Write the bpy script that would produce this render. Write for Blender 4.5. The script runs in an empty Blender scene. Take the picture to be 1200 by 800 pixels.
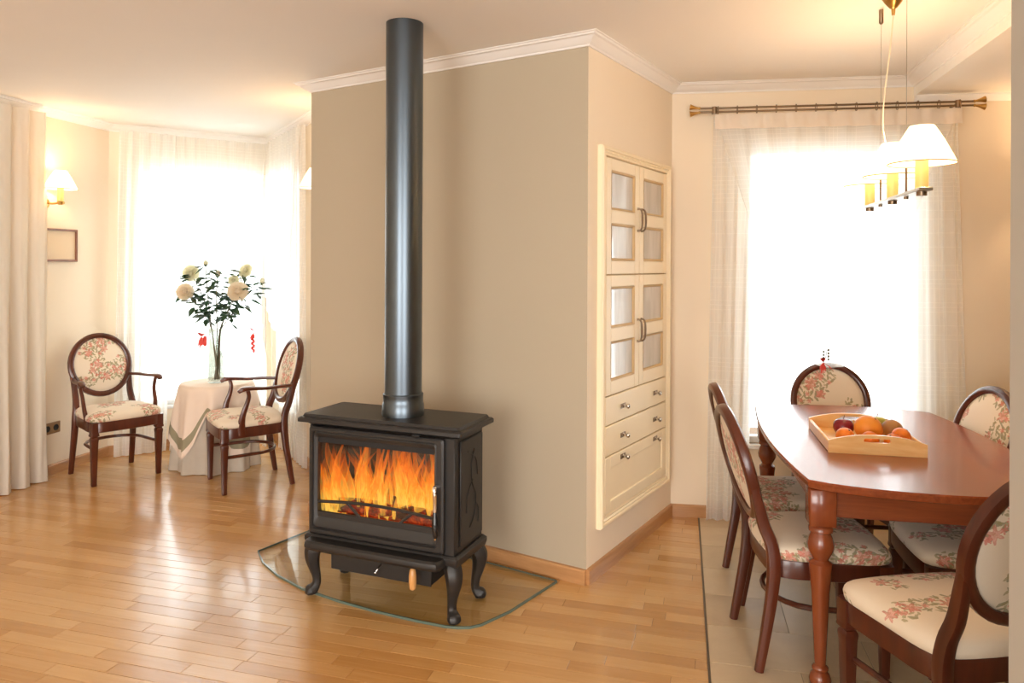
import bpy, bmesh, math, random
from math import sin, cos, pi, sqrt, atan2, radians
from mathutils import Vector, Matrix

random.seed(7)
SC = bpy.context.scene
COL = SC.collection

# ------------------------------------------------------------------ camera
cam_d = bpy.data.cameras.new('camera')
cam_d.sensor_width = 36.0
cam_d.lens = 26.07
cam_d.shift_y = -0.0753
cam_d.clip_start = 0.05
cam = bpy.data.objects.new('camera', cam_d)
cam.location = (0, 0, 1.5)
cam.rotation_euler = (pi / 2, radians(-0.25), 0)
COL.objects.link(cam)
SC.camera = cam

# ------------------------------------------------------------------ world / daylight
world = bpy.data.worlds.new('daylight')
SC.world = world
world.use_nodes = True
bg = world.node_tree.nodes['Background']
bg.inputs['Color'].default_value = (0.93, 0.97, 1.0, 1)
bg.inputs['Strength'].default_value = 5.4

def area(name, loc, target, sx, sy, power, color):
    l = bpy.data.lights.new(name, 'AREA')
    l.shape = 'RECTANGLE'; l.size = sx; l.size_y = sy
    l.energy = power; l.color = color
    o = bpy.data.objects.new(name, l)
    o.location = loc
    d = Vector(target) - Vector(loc)
    o.rotation_euler = d.to_track_quat('-Z', 'Y').to_euler()
    COL.objects.link(o)
    return o

# daylight entering through the two wide windows of the rear wall (behind the viewer)
area('rear_window_daylight', (-2.55, -3.15, 1.35), (-2.55, 3.0, 1.3), 2.6, 2.1, 115, (1.0, 0.94, 0.85))
area('rear_window_daylight', (1.1, -3.15, 1.35), (1.1, 3.0, 1.3), 2.4, 2.1, 95, (1.0, 0.94, 0.85))

SC.view_settings.view_transform = 'Standard'
SC.view_settings.look = 'None'
SC.view_settings.exposure = 0.12
SC.view_settings.gamma = 1.0
SC.view_settings.use_curve_mapping = False
SC.cycles.transparent_max_bounces = 40
SC.cycles.max_bounces = 8
SC.cycles.diffuse_bounces = 5
SC.cycles.caustics_reflective = False
SC.cycles.caustics_refractive = False
SC.cycles.sample_clamp_indirect = 6.0

# ------------------------------------------------------------------ helpers: meshes
class MB:
    """collects vertices and faces, then links them as ONE mesh object"""
    def __init__(s):
        s.v = []; s.f = []; s.uv = None
    def add(s, verts, faces):
        n = len(s.v)
        s.v += [tuple(p) for p in verts]
        s.f += [tuple(i + n for i in f) for f in faces]
        return s
    def box(s, x0, x1, y0, y1, z0, z1, b=0.0):
        if b <= 0:
            v = [(x, y, z) for z in (z0, z1) for y in (y0, y1) for x in (x0, x1)]
            return s.add(v, [(0, 2, 3, 1), (4, 5, 7, 6), (0, 1, 5, 4), (2, 6, 7, 3), (0, 4, 6, 2), (1, 3, 7, 5)])
        c = ((x0 + x1) / 2, (y0 + y1) / 2, (z0 + z1) / 2)
        h = ((x1 - x0) / 2, (y1 - y0) / 2, (z1 - z0) / 2)
        b = min(b, min(h) * 0.95)
        idx = {}; v = []
        for sx in (-1, 1):
            for sy in (-1, 1):
                for sz in (-1, 1):
                    sg = (sx, sy, sz)
                    for ax in range(3):
                        p = [c[i] + sg[i] * (h[i] if i == ax else h[i] - b) for i in range(3)]
                        idx[(sg, ax)] = len(v); v.append(p)
        f = []
        for ax in range(3):
            o = [i for i in range(3) if i != ax]
            for sg in (-1, 1):
                q = []
                for a, bb in ((-1, -1), (1, -1), (1, 1), (-1, 1)):
                    t = [0, 0, 0]; t[ax] = sg; t[o[0]] = a; t[o[1]] = bb
                    q.append(idx[(tuple(t), ax)])
                f.append(tuple(q))
        for ax in range(3):
            o = [i for i in range(3) if i != ax]
            for a in (-1, 1):
                for bb in (-1, 1):
                    q = []
                    for sg, fa in ((-1, 0), (1, 0), (1, 1), (-1, 1)):
                        t = [0, 0, 0]; t[ax] = sg; t[o[0]] = a; t[o[1]] = bb
                        q.append(idx[(tuple(t), o[fa])])
                    f.append(tuple(q))
        for sx in (-1, 1):
            for sy in (-1, 1):
                for sz in (-1, 1):
                    f.append(tuple(idx[((sx, sy, sz), a)] for a in range(3)))
        return s.add(v, f)
    def lathe(s, prof, n=24, c=(0, 0, 0), sq=None):
        """prof: (r, z) list; closed with caps where r > 0"""
        v = []; f = []
        for r, z in prof:
            for k in range(n):
                a = 2 * pi * k / n
                x, y = cos(a), sin(a)
                if sq:
                    m = (abs(x) ** sq + abs(y) ** sq) ** (-1.0 / sq); x *= m; y *= m
                v.append((c[0] + r * x, c[1] + r * y, c[2] + z))
        m = len(prof)
        for i in range(m - 1):
            for k in range(n):
                k2 = (k + 1) % n
                f.append((i * n + k, i * n + k2, (i + 1) * n + k2, (i + 1) * n + k))
        f.append(tuple(range(n - 1, -1, -1)))
        f.append(tuple((m - 1) * n + k for k in range(n)))
        return s.add(v, f)
    def tube(s, pts, rad, n=8, closed=False, sq=2.0, up=None, smooth=0):
        """pts along a path; rad: one (ra, rb) or a list of them"""
        pts = [Vector(p) for p in pts]
        rr = rad if isinstance(rad, list) else [rad] * len(pts)
        rr = [(r, r) if not isinstance(r, tuple) else r for r in rr]
        if smooth:
            pts, rr = catmull(pts, rr, smooth, closed)
        N = len(pts); v = []; f = []
        upv = Vector(up) if up else None
        prev = None
        for i, p in enumerate(pts):
            if closed: t = pts[(i + 1) % N] - pts[i - 1]
            else: t = pts[min(i + 1, N - 1)] - pts[max(i - 1, 0)]
            t.normalize()
            if upv is not None:
                a = upv - t * upv.dot(t)
            elif prev is None:
                r = Vector((0, 0, 1)) if abs(t.z) < 0.9 else Vector((1, 0, 0))
                a = r - t * r.dot(t)
            else:
                a = prev - t * prev.dot(t)
            a.normalize(); prev = a
            b = t.cross(a)
            for k in range(n):
                an = 2 * pi * (k + 0.5) / n
                x, y = cos(an), sin(an)
                if sq != 2.0:
                    m = (abs(x) ** sq + abs(y) ** sq) ** (-1.0 / sq); x *= m; y *= m
                v.append(p + a * (x * rr[i][0]) + b * (y * rr[i][1]))
        for i in range(N if closed else N - 1):
            j = (i + 1) % N
            for k in range(n):
                k2 = (k + 1) % n
                f.append((i * n + k, i * n + k2, j * n + k2, j * n + k))
        if not closed:
            f.append(tuple(range(n - 1, -1, -1)))
            f.append(tuple((N - 1) * n + k for k in range(n)))
        return s.add(v, f)
    def rings(s, rings, cap0=True, cap1=True):
        n = len(rings[0]); v = [p for r in rings for p in r]; f = []
        for i in range(len(rings) - 1):
            for k in range(n):
                k2 = (k + 1) % n
                f.append((i * n + k, i * n + k2, (i + 1) * n + k2, (i + 1) * n + k))
        if cap0: f.append(tuple(range(n - 1, -1, -1)))
        if cap1: f.append(tuple((len(rings) - 1) * n + k for k in range(n)))
        return s.add(v, f)
    def prism(s, poly, z0, z1, b=0.0):
        """plan polygon extruded in z, optional chamfer of the upper and lower edge"""
        if b <= 0:
            return s.rings([[(x, y, z0) for x, y in poly], [(x, y, z1) for x, y in poly]])
        q = inset(poly, b)
        return s.rings([[(x, y, z0) for x, y in q], [(x, y, z0 + b) for x, y in poly],
                        [(x, y, z1 - b) for x, y in poly], [(x, y, z1) for x, y in q]])
    def blob(s, c, r, nu=20, nv=12, fn=None):
        v = []; f = []
        for j in range(nv + 1):
            th = pi * j / nv
            for k in range(nu):
                a = 2 * pi * k / nu
                d = Vector((sin(th) * cos(a), sin(th) * sin(a), -cos(th)))
                m = fn(d) if fn else 1.0
                v.append((c[0] + d.x * r[0] * m, c[1] + d.y * r[1] * m, c[2] + d.z * r[2] * m))
        for j in range(nv):
            for k in range(nu):
                k2 = (k + 1) % nu
                f.append((j * nu + k, j * nu + k2, (j + 1) * nu + k2, (j + 1) * nu + k))
        return s.add(v, f)
    def shift(s, d):
        s.v = [(p[0] + d[0], p[1] + d[1], p[2] + d[2]) for p in s.v]; return s
    def xf(s, M):
        s.v = [tuple(M @ Vector(p)) for p in s.v]; return s
    def mesh(s, name, mat, smooth=40):
        me = bpy.data.meshes.new(name)
        me.from_pydata(s.v, [], s.f)
        bm = bmesh.new(); bm.from_mesh(me)
        bmesh.ops.remove_doubles(bm, verts=bm.verts, dist=1e-6)
        bmesh.ops.recalc_face_normals(bm, faces=bm.faces)
        bm.to_mesh(me); bm.free()
        if smooth:
            me.polygons.foreach_set('use_smooth', [True] * len(me.polygons))
            me.set_sharp_from_angle(angle=radians(smooth))
        me.materials.append(mat)
        return me
    def build(s, name, mat, parent=None, smooth=40, **kw):
        return link(name, s.mesh(name, mat, smooth), parent, **kw)

def link(name, me, parent=None, **kw):
    o = bpy.data.objects.new(name, me)
    COL.objects.link(o)
    if parent is not None: o.parent = parent
    for k, v in kw.items(): o[k] = v
    return o

def catmull(pts, rr, k, closed):
    N = len(pts); P = []; R = []
    for i in range(N if closed else N - 1):
        g = (lambda q: pts[q % N]) if closed else (lambda q: pts[max(0, min(N - 1, q))])
        h = (lambda q: rr[q % N]) if closed else (lambda q: rr[max(0, min(N - 1, q))])
        p0, p1, p2, p3 = g(i - 1), g(i), g(i + 1), g(i + 2)
        for j in range(k):
            t = j / k
            P.append(0.5 * ((2 * p1) + (p2 - p0) * t + (2 * p0 - 5 * p1 + 4 * p2 - p3) * t * t + (3 * p1 - p0 - 3 * p2 + p3) * t ** 3))
            a, b = h(i), h(i + 1)
            R.append((a[0] + (b[0] - a[0]) * t, a[1] + (b[1] - a[1]) * t))
    if not closed: P.append(pts[-1]); R.append(rr[-1])
    return P, R

def inset(poly, d):
    """move each edge of a convex counter-clockwise polygon inwards by d"""
    n = len(poly); out = []
    ar = sum(poly[i][0] * poly[(i + 1) % n][1] - poly[(i + 1) % n][0] * poly[i][1] for i in range(n))
    sg = 1 if ar > 0 else -1
    for i in range(n):
        a, b, c = Vector(poly[i - 1]), Vector(poly[i]), Vector(poly[(i + 1) % n])
        u = (b - a).normalized(); w = (c - b).normalized()
        nu = Vector((-u.y, u.x)) * sg; nw = Vector((-w.y, w.x)) * sg
        m = nu + nw
        k = m.dot(nu)
        m = m * (d / k) if abs(k) > 0.2 else nu * d
        out.append((b.x + m.x, b.y + m.y))
    return out

def clip(poly, p, n):
    """keep the side of the line through p where (q - p).n >= 0"""
    out = []
    for i in range(len(poly)):
        a, b = poly[i - 1], poly[i]
        da = (a[0] - p[0]) * n[0] + (a[1] - p[1]) * n[1]
        db = (b[0] - p[0]) * n[0] + (b[1] - p[1]) * n[1]
        if (da >= 0) != (db >= 0):
            t = da / (da - db)
            out.append((a[0] + (b[0] - a[0]) * t, a[1] + (b[1] - a[1]) * t))
        if db >= 0: out.append(b)
    return out

def chaikin(poly, k=2):
    for _ in range(k):
        q = []
        for i in range(len(poly)):
            a, b = poly[i], poly[(i + 1) % len(poly)]
            q.append((a[0] * .75 + b[0] * .25, a[1] * .75 + b[1] * .25))
            q.append((a[0] * .25 + b[0] * .75, a[1] * .25 + b[1] * .75))
        poly = q
    return poly

def sheet(name, fn, nu, nv, mat, parent=None, **kw):
    """a cloth surface; fn(u, v) -> point, UV in metres along the cloth"""
    P = [[Vector(fn(i / nu, j / nv)) for i in range(nu + 1)] for j in range(nv + 1)]
    v = [tuple(p) for r in P for p in r]
    f = []
    for j in range(nv):
        for i in range(nu):
            a = j * (nu + 1) + i
            f.append((a, a + 1, a + nu + 2, a + nu + 1))
    me = bpy.data.meshes.new(name)
    me.from_pydata(v, [], f)
    uvl = me.uv_layers.new(name='UVMap')
    jm = nv // 2
    L = [0.0]
    for i in range(nu): L.append(L[-1] + (P[0][i + 1] - P[0][i]).length)
    for poly in me.polygons:
        for li in poly.loop_indices:
            vi = me.loops[li].vertex_index
            j, i = divmod(vi, nu + 1)
            uvl.data[li].uv = (L[i], v[vi][2])
    me.polygons.foreach_set('use_smooth', [True] * len(me.polygons))
    me.materials.append(mat)
    return link(name, me, parent, **kw)

def thing(name, label, cat, loc=(0, 0, 0), rz=0.0, group=None):
    o = bpy.data.objects.new(name, None)
    o.empty_display_size = 0.05
    COL.objects.link(o)
    o.location = loc; o.rotation_euler = (0, 0, rz)
    return tag(o, label, cat, group)

def tag(o, label, cat, group=None):
    o['label'] = label; o['category'] = cat
    if group: o['group'] = group
    return o

def structure(o):
    o['kind'] = 'structure'; return o

def copy_tree(src, parent=None):
    c = src.copy(); COL.objects.link(c)
    if parent is not None: c.parent = parent
    for ch in list(src.children): copy_tree(ch, c)
    return c

# ------------------------------------------------------------------ helpers: materials
def srgb(r, g, b):
    f = lambda c: (c / 255 / 12.92) if c / 255 <= 0.04045 else ((c / 255 + 0.055) / 1.055) ** 2.4
    return (f(r), f(g), f(b), 1.0)

class N:
    """small node-graph helper"""
    def __init__(s, name):
        s.m = bpy.data.materials.new(name); s.m.use_nodes = True
        s.t = s.m.node_tree; s.t.nodes.clear()
        s.out = s.t.nodes.new('ShaderNodeOutputMaterial')
    def n(s, typ, props=None, **inp):
        nd = s.t.nodes.new('ShaderNode' + typ)
        for k, v in (props or {}).items(): setattr(nd, k, v)
        for k, v in inp.items(): s.set(nd, k, v)
        return nd
    def set(s, nd, k, v):
        sock = nd.inputs[int(k[1:])] if k[0] == 'i' and k[1:].isdigit() else nd.inputs[k.replace('_', ' ')]
        if isinstance(v, bpy.types.NodeSocket): s.t.links.new(v, sock)
        else: sock.default_value = v
    def math(s, op, a, b=0.0, c=0.0, clamp=False):
        return s.n('Math', {'operation': op, 'use_clamp': clamp}, i0=a, i1=b, i2=c).outputs[0]
    def vmath(s, op, a, b=(0, 0, 0)):
        nd = s.n('VectorMath', {'operation': op}, i0=a, i1=b)
        return nd.outputs['Value'] if op in ('LENGTH', 'DOT_PRODUCT', 'DISTANCE') else nd.outputs[0]
    def mix(s, fac, a, b, mode='MIX'):
        nd = s.n('Mix', {'data_type': 'RGBA', 'blend_type': mode})
        s.set(nd, 'i0', fac); s.set(nd, 'i6', a); s.set(nd, 'i7', b)
        return nd.outputs[2]
    def ramp(s, fac, stops, interp='LINEAR'):
        nd = s.n('ValToRGB', Fac=fac)
        nd.color_ramp.interpolation = interp
        e = nd.color_ramp.elements
        while len(e) < len(stops): e.new(0.5)
        for el, (p, c) in zip(e, stops):
            el.position = p; el.color = c if len(c) == 4 else (*c, 1)
        return nd.outputs[0]
    def noise(s, vec, scale, detail=3.0, rough=0.5, dist=0.0):
        nd = s.n('TexNoise', Scale=scale, Detail=detail, Roughness=rough, Distortion=dist)
        if vec is not None: s.set(nd, 'Vector', vec)
        return nd.outputs['Fac']
    def mapping(s, vec, scale=(1, 1, 1), rot=(0, 0, 0), loc=(0, 0, 0)):
        return s.n('Mapping', None, Vector=vec, Scale=scale, Rotation=rot, Location=loc).outputs[0]
    def obj(s): return s.n('TexCoord').outputs['Object']
    def bump(s, h, strength=0.2, dist=0.01):
        return s.n('Bump', None, Height=h, Strength=strength, Distance=dist).outputs[0]
    def pbsdf(s, col, rough=0.5, metal=0.0, **kw):
        nd = s.n('BsdfPrincipled')
        s.set(nd, 'Base_Color', col); s.set(nd, 'Roughness', rough); s.set(nd, 'Metallic', metal)
        for k, v in kw.items(): s.set(nd, k, v)
        return nd.outputs[0]
    def done(s, sh):
        s.t.links.new(sh, s.out.inputs[0]); return s.m

def plain(name, col, rough=0.5, metal=0.0, var=0.06, scale=6.0, bump=0.0, **kw):
    m = N(name); co = m.obj()
    f = m.noise(co, scale, 4)
    dark = tuple(c * (1 - var) for c in col[:3]) + (1,)
    light = tuple(min(1, c * (1 + var)) for c in col[:3]) + (1,)
    c = m.mix(f, dark, light)
    if bump: kw['Normal'] = m.bump(m.noise(co, scale * 25, 2), bump, 0.004)
    return m.done(m.pbsdf(c, rough, metal, **kw))

def wood(name, dark, light, rough=0.3, scale=7.0, stretch=(1, 1, .12), coat=0.25):
    m = N(name); co = m.mapping(m.obj(), scale=stretch)
    g = m.noise(co, scale, 6, 0.6, 1.5)
    g2 = m.noise(co, scale * 6, 3, 0.5)
    f = m.math('ADD', m.math('MULTIPLY', g, .75), m.math('MULTIPLY', g2, .25))
    c = m.ramp(f, [(0.3, dark), (0.7, light)])
    return m.done(m.pbsdf(c, rough, 0, Coat_Weight=coat, Coat_Roughness=0.12, Normal=m.bump(g2, .04, .002)))

def wall_paint(name, col):
    m = N(name); co = m.obj()
    c = m.mix(m.noise(co, 1.3, 2), tuple(x * .97 for x in col[:3]) + (1,), tuple(min(1, x * 1.03) for x in col[:3]) + (1,))
    return m.done(m.pbsdf(c, 0.7, 0, Normal=m.bump(m.noise(co, 180, 2), .05, .002), Specular_IOR_Level=0.3))

M = {}
M['cream'] = wall_paint('cream_wall_paint', (0.85, 0.735, 0.575, 1))
M['tan'] = wall_paint('tan_wall_paint', (0.455, 0.382, 0.28, 1))
M['grey_paint'] = wall_paint('grey_beige_paint', (0.45, 0.41, 0.35, 1))
M['ceiling'] = wall_paint('white_ceiling_paint', (0.88, 0.85, 0.81, 1))
M['cornice'] = plain('white_plaster', (0.86, 0.83, 0.80, 1), 0.6, var=.02)
M['white_frame'] = plain('white_window_lacquer', (0.85, 0.85, 0.84, 1), 0.35, var=.02)
M['base'] = wood('oak_skirting', srgb(160, 112, 70), srgb(196, 148, 100), .35, 5, (.3, .3, 3))
M['mahogany'] = wood('mahogany', (0.042, 0.0085, 0.0035, 1), (0.115, 0.024, 0.009, 1), .28)
M['cherry'] = wood('cherry_wood', (0.19, 0.036, 0.010, 1), (0.31, 0.070, 0.02, 1), .27, 5, (6, .35, 6), .3)
M['cherry_leg'] = wood('cherry_turned_wood', (0.18, 0.036, 0.010, 1), (0.29, 0.07, 0.02, 1), .25, 6, (1, 1, .15), .4)
M['cherry_rail'] = wood('cherry_rail_wood', (0.165, 0.035, 0.010, 1), (0.27, 0.068, 0.02, 1), .28, 5, (.35, 6, 6), .3)
M['tray'] = wood('pale_maple', srgb(226, 170, 100), srgb(248, 212, 150), .35, 5, (.4, 3, 3), .15)
M['cabinet'] = plain('cream_lacquer', srgb(246, 229, 196), 0.4, var=.03)
M['cabinet_line'] = plain('antique_gilding', srgb(206, 172, 120), 0.5, var=.08, scale=20)
M['brass'] = plain('brass', (0.55, 0.33, 0.10, 1), 0.3, 1.0)
M['bronze'] = plain('antique_bronze', (0.28, 0.20, 0.13, 1), 0.35, 1.0, var=.15)
M['pewter'] = plain('pewter', (0.55, 0.5, 0.45, 1), 0.25, 1.0)
M['nickel'] = plain('satin_nickel', (0.5, 0.47, 0.42, 1), 0.3, 1.0)
M['chrome'] = plain('chrome', (0.85, 0.85, 0.87, 1), 0.07, 1.0, var=.01)
M['iron'] = plain('black_cast_iron', (0.036, 0.033, 0.0315, 1), 0.42, 0.45, var=.12, scale=9, bump=.12)
M['iron_dark'] = plain('sooty_iron', (0.006, 0.005, 0.005, 1), 0.7, 0.0, var=.2)
M['pipe'] = plain('blackened_steel', (0.11, 0.132, 0.155, 1), 0.32, 1.0, var=.04)
M['black_plastic'] = plain('black_bakelite', (0.012, 0.012, 0.013, 1), 0.15, 0, var=.05)
M['knob_wood'] = wood('turned_beech', srgb(190, 130, 70), srgb(226, 170, 106), .35, 8)
M['socket'] = plain('bronze_socket_plate', srgb(150, 118, 82), 0.4, 0.4)
M['orange'] = plain('orange_peel', (0.85, 0.22, 0.012, 1), 0.38, 0, var=.12, scale=20, bump=.35)
M['grapefruit'] = plain('pale_orange_peel', (0.86, 0.30, 0.03, 1), 0.38, 0, var=.1, scale=14, bump=.35)
M['plum'] = plain('dark_red_skin', (0.20, 0.012, 0.022, 1), 0.25, 0, var=.4, scale=14)
M['green_apple'] = plain('yellow_green_skin', (0.52, 0.50, 0.09, 1), 0.3, 0, var=.2, scale=14)
M['kiwi'] = plain('russet_skin', (0.42, 0.20, 0.055, 1), 0.5, 0, var=.25, scale=20, bump=.2)
M['stem_brown'] = plain('fruit_stem_brown', (0.08, 0.045, 0.02, 1), 0.7)
M['leaf'] = plain('dark_green_leaf', (0.035, 0.085, 0.04, 1), 0.45, var=.3, scale=30)
M['green_stem'] = plain('olive_stem', (0.11, 0.10, 0.05, 1), 0.6, var=.2)
def petal(name, col):
    m = N(name); c = m.mix(m.noise(m.obj(), 40, 3), tuple(x * .9 for x in col[:3]) + (1,), col)
    d = m.n('BsdfDiffuse', None, Color=c).outputs[0]; t = m.n('BsdfTranslucent', None, Color=c).outputs[0]
    return m.done(m.n('MixShader', None, Fac=.6, i1=d, i2=t).outputs[0])
M['petal_cream'] = petal('cream_petal', (0.98, 0.89, 0.74, 1))
M['petal_pale'] = petal('pale_yellow_petal', (0.96, 0.95, 0.78, 1))
M['red_petal'] = plain('red_silk_petal', (0.62, 0.045, 0.03, 1), 0.6, var=.2, scale=40)
M['paper'] = plain('beige_print', srgb(222, 200, 168), 0.6, var=.02, scale=3)
M['frame_brown'] = wood('brown_picture_moulding', srgb(100, 62, 44), srgb(142, 94, 70), .4)
M['cord_white'] = plain('white_flex', (0.85, 0.74, 0.58, 1), 0.5, var=.02)
M['strip'] = plain('dark_threshold_metal', (0.16, 0.13, 0.10, 1), 0.35, 0.8)
M['grout'] = plain('dark_joint', (0.16, 0.09, 0.045, 1), 0.8)
M['tile_grout'] = plain('tile_grout', (0.34, 0.27, 0.19, 1), 0.8)

def lamp_shade_mat():
    m = N('pleated_ivory_shade')
    d = m.n('BsdfTranslucent', None, Color=(0.95, 0.85, 0.66, 1)).outputs[0]
    d2 = m.n('BsdfDiffuse', None, Color=(0.92, 0.86, 0.74, 1)).outputs[0]
    e = m.n('Emission', None, Color=(1.0, 0.86, 0.62, 1), Strength=0.9).outputs[0]
    a = m.n('MixShader', None, Fac=0.45, i1=d, i2=d2).outputs[0]
    return m.done(m.n('AddShader', None, i0=a, i1=e).outputs[0])
M['shade'] = lamp_shade_mat()

def candle_mat():
    m = N('glowing_candle_sleeve')
    p = m.pbsdf((0.80, 0.52, 0.20, 1), 0.4)
    e = m.n('Emission', None, Color=(1.0, 0.55, 0.14, 1), Strength=0.25).outputs[0]
    return m.done(m.n('AddShader', None, i0=p, i1=e).outputs[0])
M['candle'] = candle_mat()

def bulb_mat():
    m = N('lit_bulb')
    return m.done(m.n('Emission', None, Color=(1.0, 0.8, 0.5, 1), Strength=6.0).outputs[0])
M['bulb'] = bulb_mat()

def glass_mat(name, tint=(0.96, 0.98, 0.97, 1), gloss=0.08, rough=0.02):
    m = N(name)
    fc = m.n('LayerWeight', None, Blend=.5).outputs['Facing']
    f = m.math('ADD', .025 + gloss * .2, m.math('MULTIPLY', m.math('POWER', fc, 5.0), .55), clamp=True)
    t = m.n('BsdfTransparent', None, Color=tint).outputs[0]
    g = m.n('BsdfGlossy', None, Color=(1, 1, 1, 1), Roughness=rough).outputs[0]
    return m.done(m.n('MixShader', None, Fac=f, i1=t, i2=g).outputs[0])
M['pane'] = glass_mat('window_glass')
M['stove_glass'] = glass_mat('stove_door_glass', (0.93, 0.92, 0.9, 1), .04)
M['vase_glass'] = glass_mat('vase_glass', (0.80, 0.82, 0.79, 1), .35)
M['hearth_glass'] = glass_mat('hearth_glass', (0.965, 0.98, 0.96, 1), .10)
def glass_edge():
    m = N('green_glass_edge')
    return m.done(m.pbsdf((0.105, 0.145, 0.115, 1), 0.12, 0))
M['glass_edge'] = glass_edge()
def frosted():
    m = N('veiled_cabinet_glass')
    co = m.mapping(m.obj(), scale=(14, 14, 2.2))
    f = m.noise(co, 1.2, 3, .5, .6)
    c = m.ramp(f, [(0.3, srgb(176, 166, 152)), (0.7, srgb(206, 198, 188))])
    return m.done(m.pbsdf(c, 0.35, 0, Coat_Weight=1.0, Coat_Roughness=0.03))
M['frosted'] = frosted()

def floor_mat():
    m = N('oak_strip_parquet')
    geo = m.n('NewGeometry').outputs['Position']
    tone = m.n('VertexColor', {'layer_name': 'tone'}).outputs[0]
    sep = m.n('SeparateColor', None, Color=tone)
    a = radians(-16)
    co = m.mapping(geo, rot=(0, 0, -a))
    off = m.n('CombineXYZ', None, X=m.math('MULTIPLY', sep.outputs[1], 37.0), Y=m.math('MULTIPLY', sep.outputs[0], 19.0)).outputs[0]
    co = m.vmath('ADD', co, off)
    g = m.noise(m.mapping(co, scale=(1.6, 26, 1)), 2.0, 5, .6, .8)
    g2 = m.noise(m.mapping(co, scale=(6, 160, 1)), 1.0, 3, .5)
    f = m.math('ADD', m.math('ADD', .16, m.math('MULTIPLY', sep.outputs[0], .36)), m.math('MULTIPLY', g, .34))
    f = m.math('ADD', f, m.math('MULTIPLY', g2, .08))
    c = m.ramp(f, [(0.12, srgb(168, 116, 60)), (0.45, srgb(191, 141, 82)), (0.62, srgb(203, 156, 97)), (0.95, srgb(217, 175, 117))])
    r = m.math('ADD', 0.2, m.math('MULTIPLY', g, .1))
    wob = m.noise(geo, 5.0, 2)
    h = m.math('ADD', m.math('MULTIPLY', g2, .12), m.math('MULTIPLY', wob, 1.0))
    return m.done(m.pbsdf(c, r, 0, Coat_Weight=0.6, Coat_Roughness=0.11, Normal=m.bump(h, .06, .01)))
M['floor'] = floor_mat()

def tile_mat():
    m = N('beige_floor_tile')
    geo = m.n('NewGeometry').outputs['Position']
    tone = m.n('VertexColor', {'layer_name': 'tone'}).outputs[0]
    sep = m.n('SeparateColor', None, Color=tone)
    g = m.noise(m.vmath('ADD', geo, tone), 5.0, 5, .6, .5)
    f = m.math('ADD', m.math('MULTIPLY', sep.outputs[0], .35), m.math('MULTIPLY', g, .65))
    c = m.ramp(f, [(0.25, srgb(196, 172, 138)), (0.75, srgb(222, 202, 170))])
    return m.done(m.pbsdf(c, m.math('ADD', .28, m.math('MULTIPLY', g, .15)), 0))
M['tile'] = tile_mat()

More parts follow.
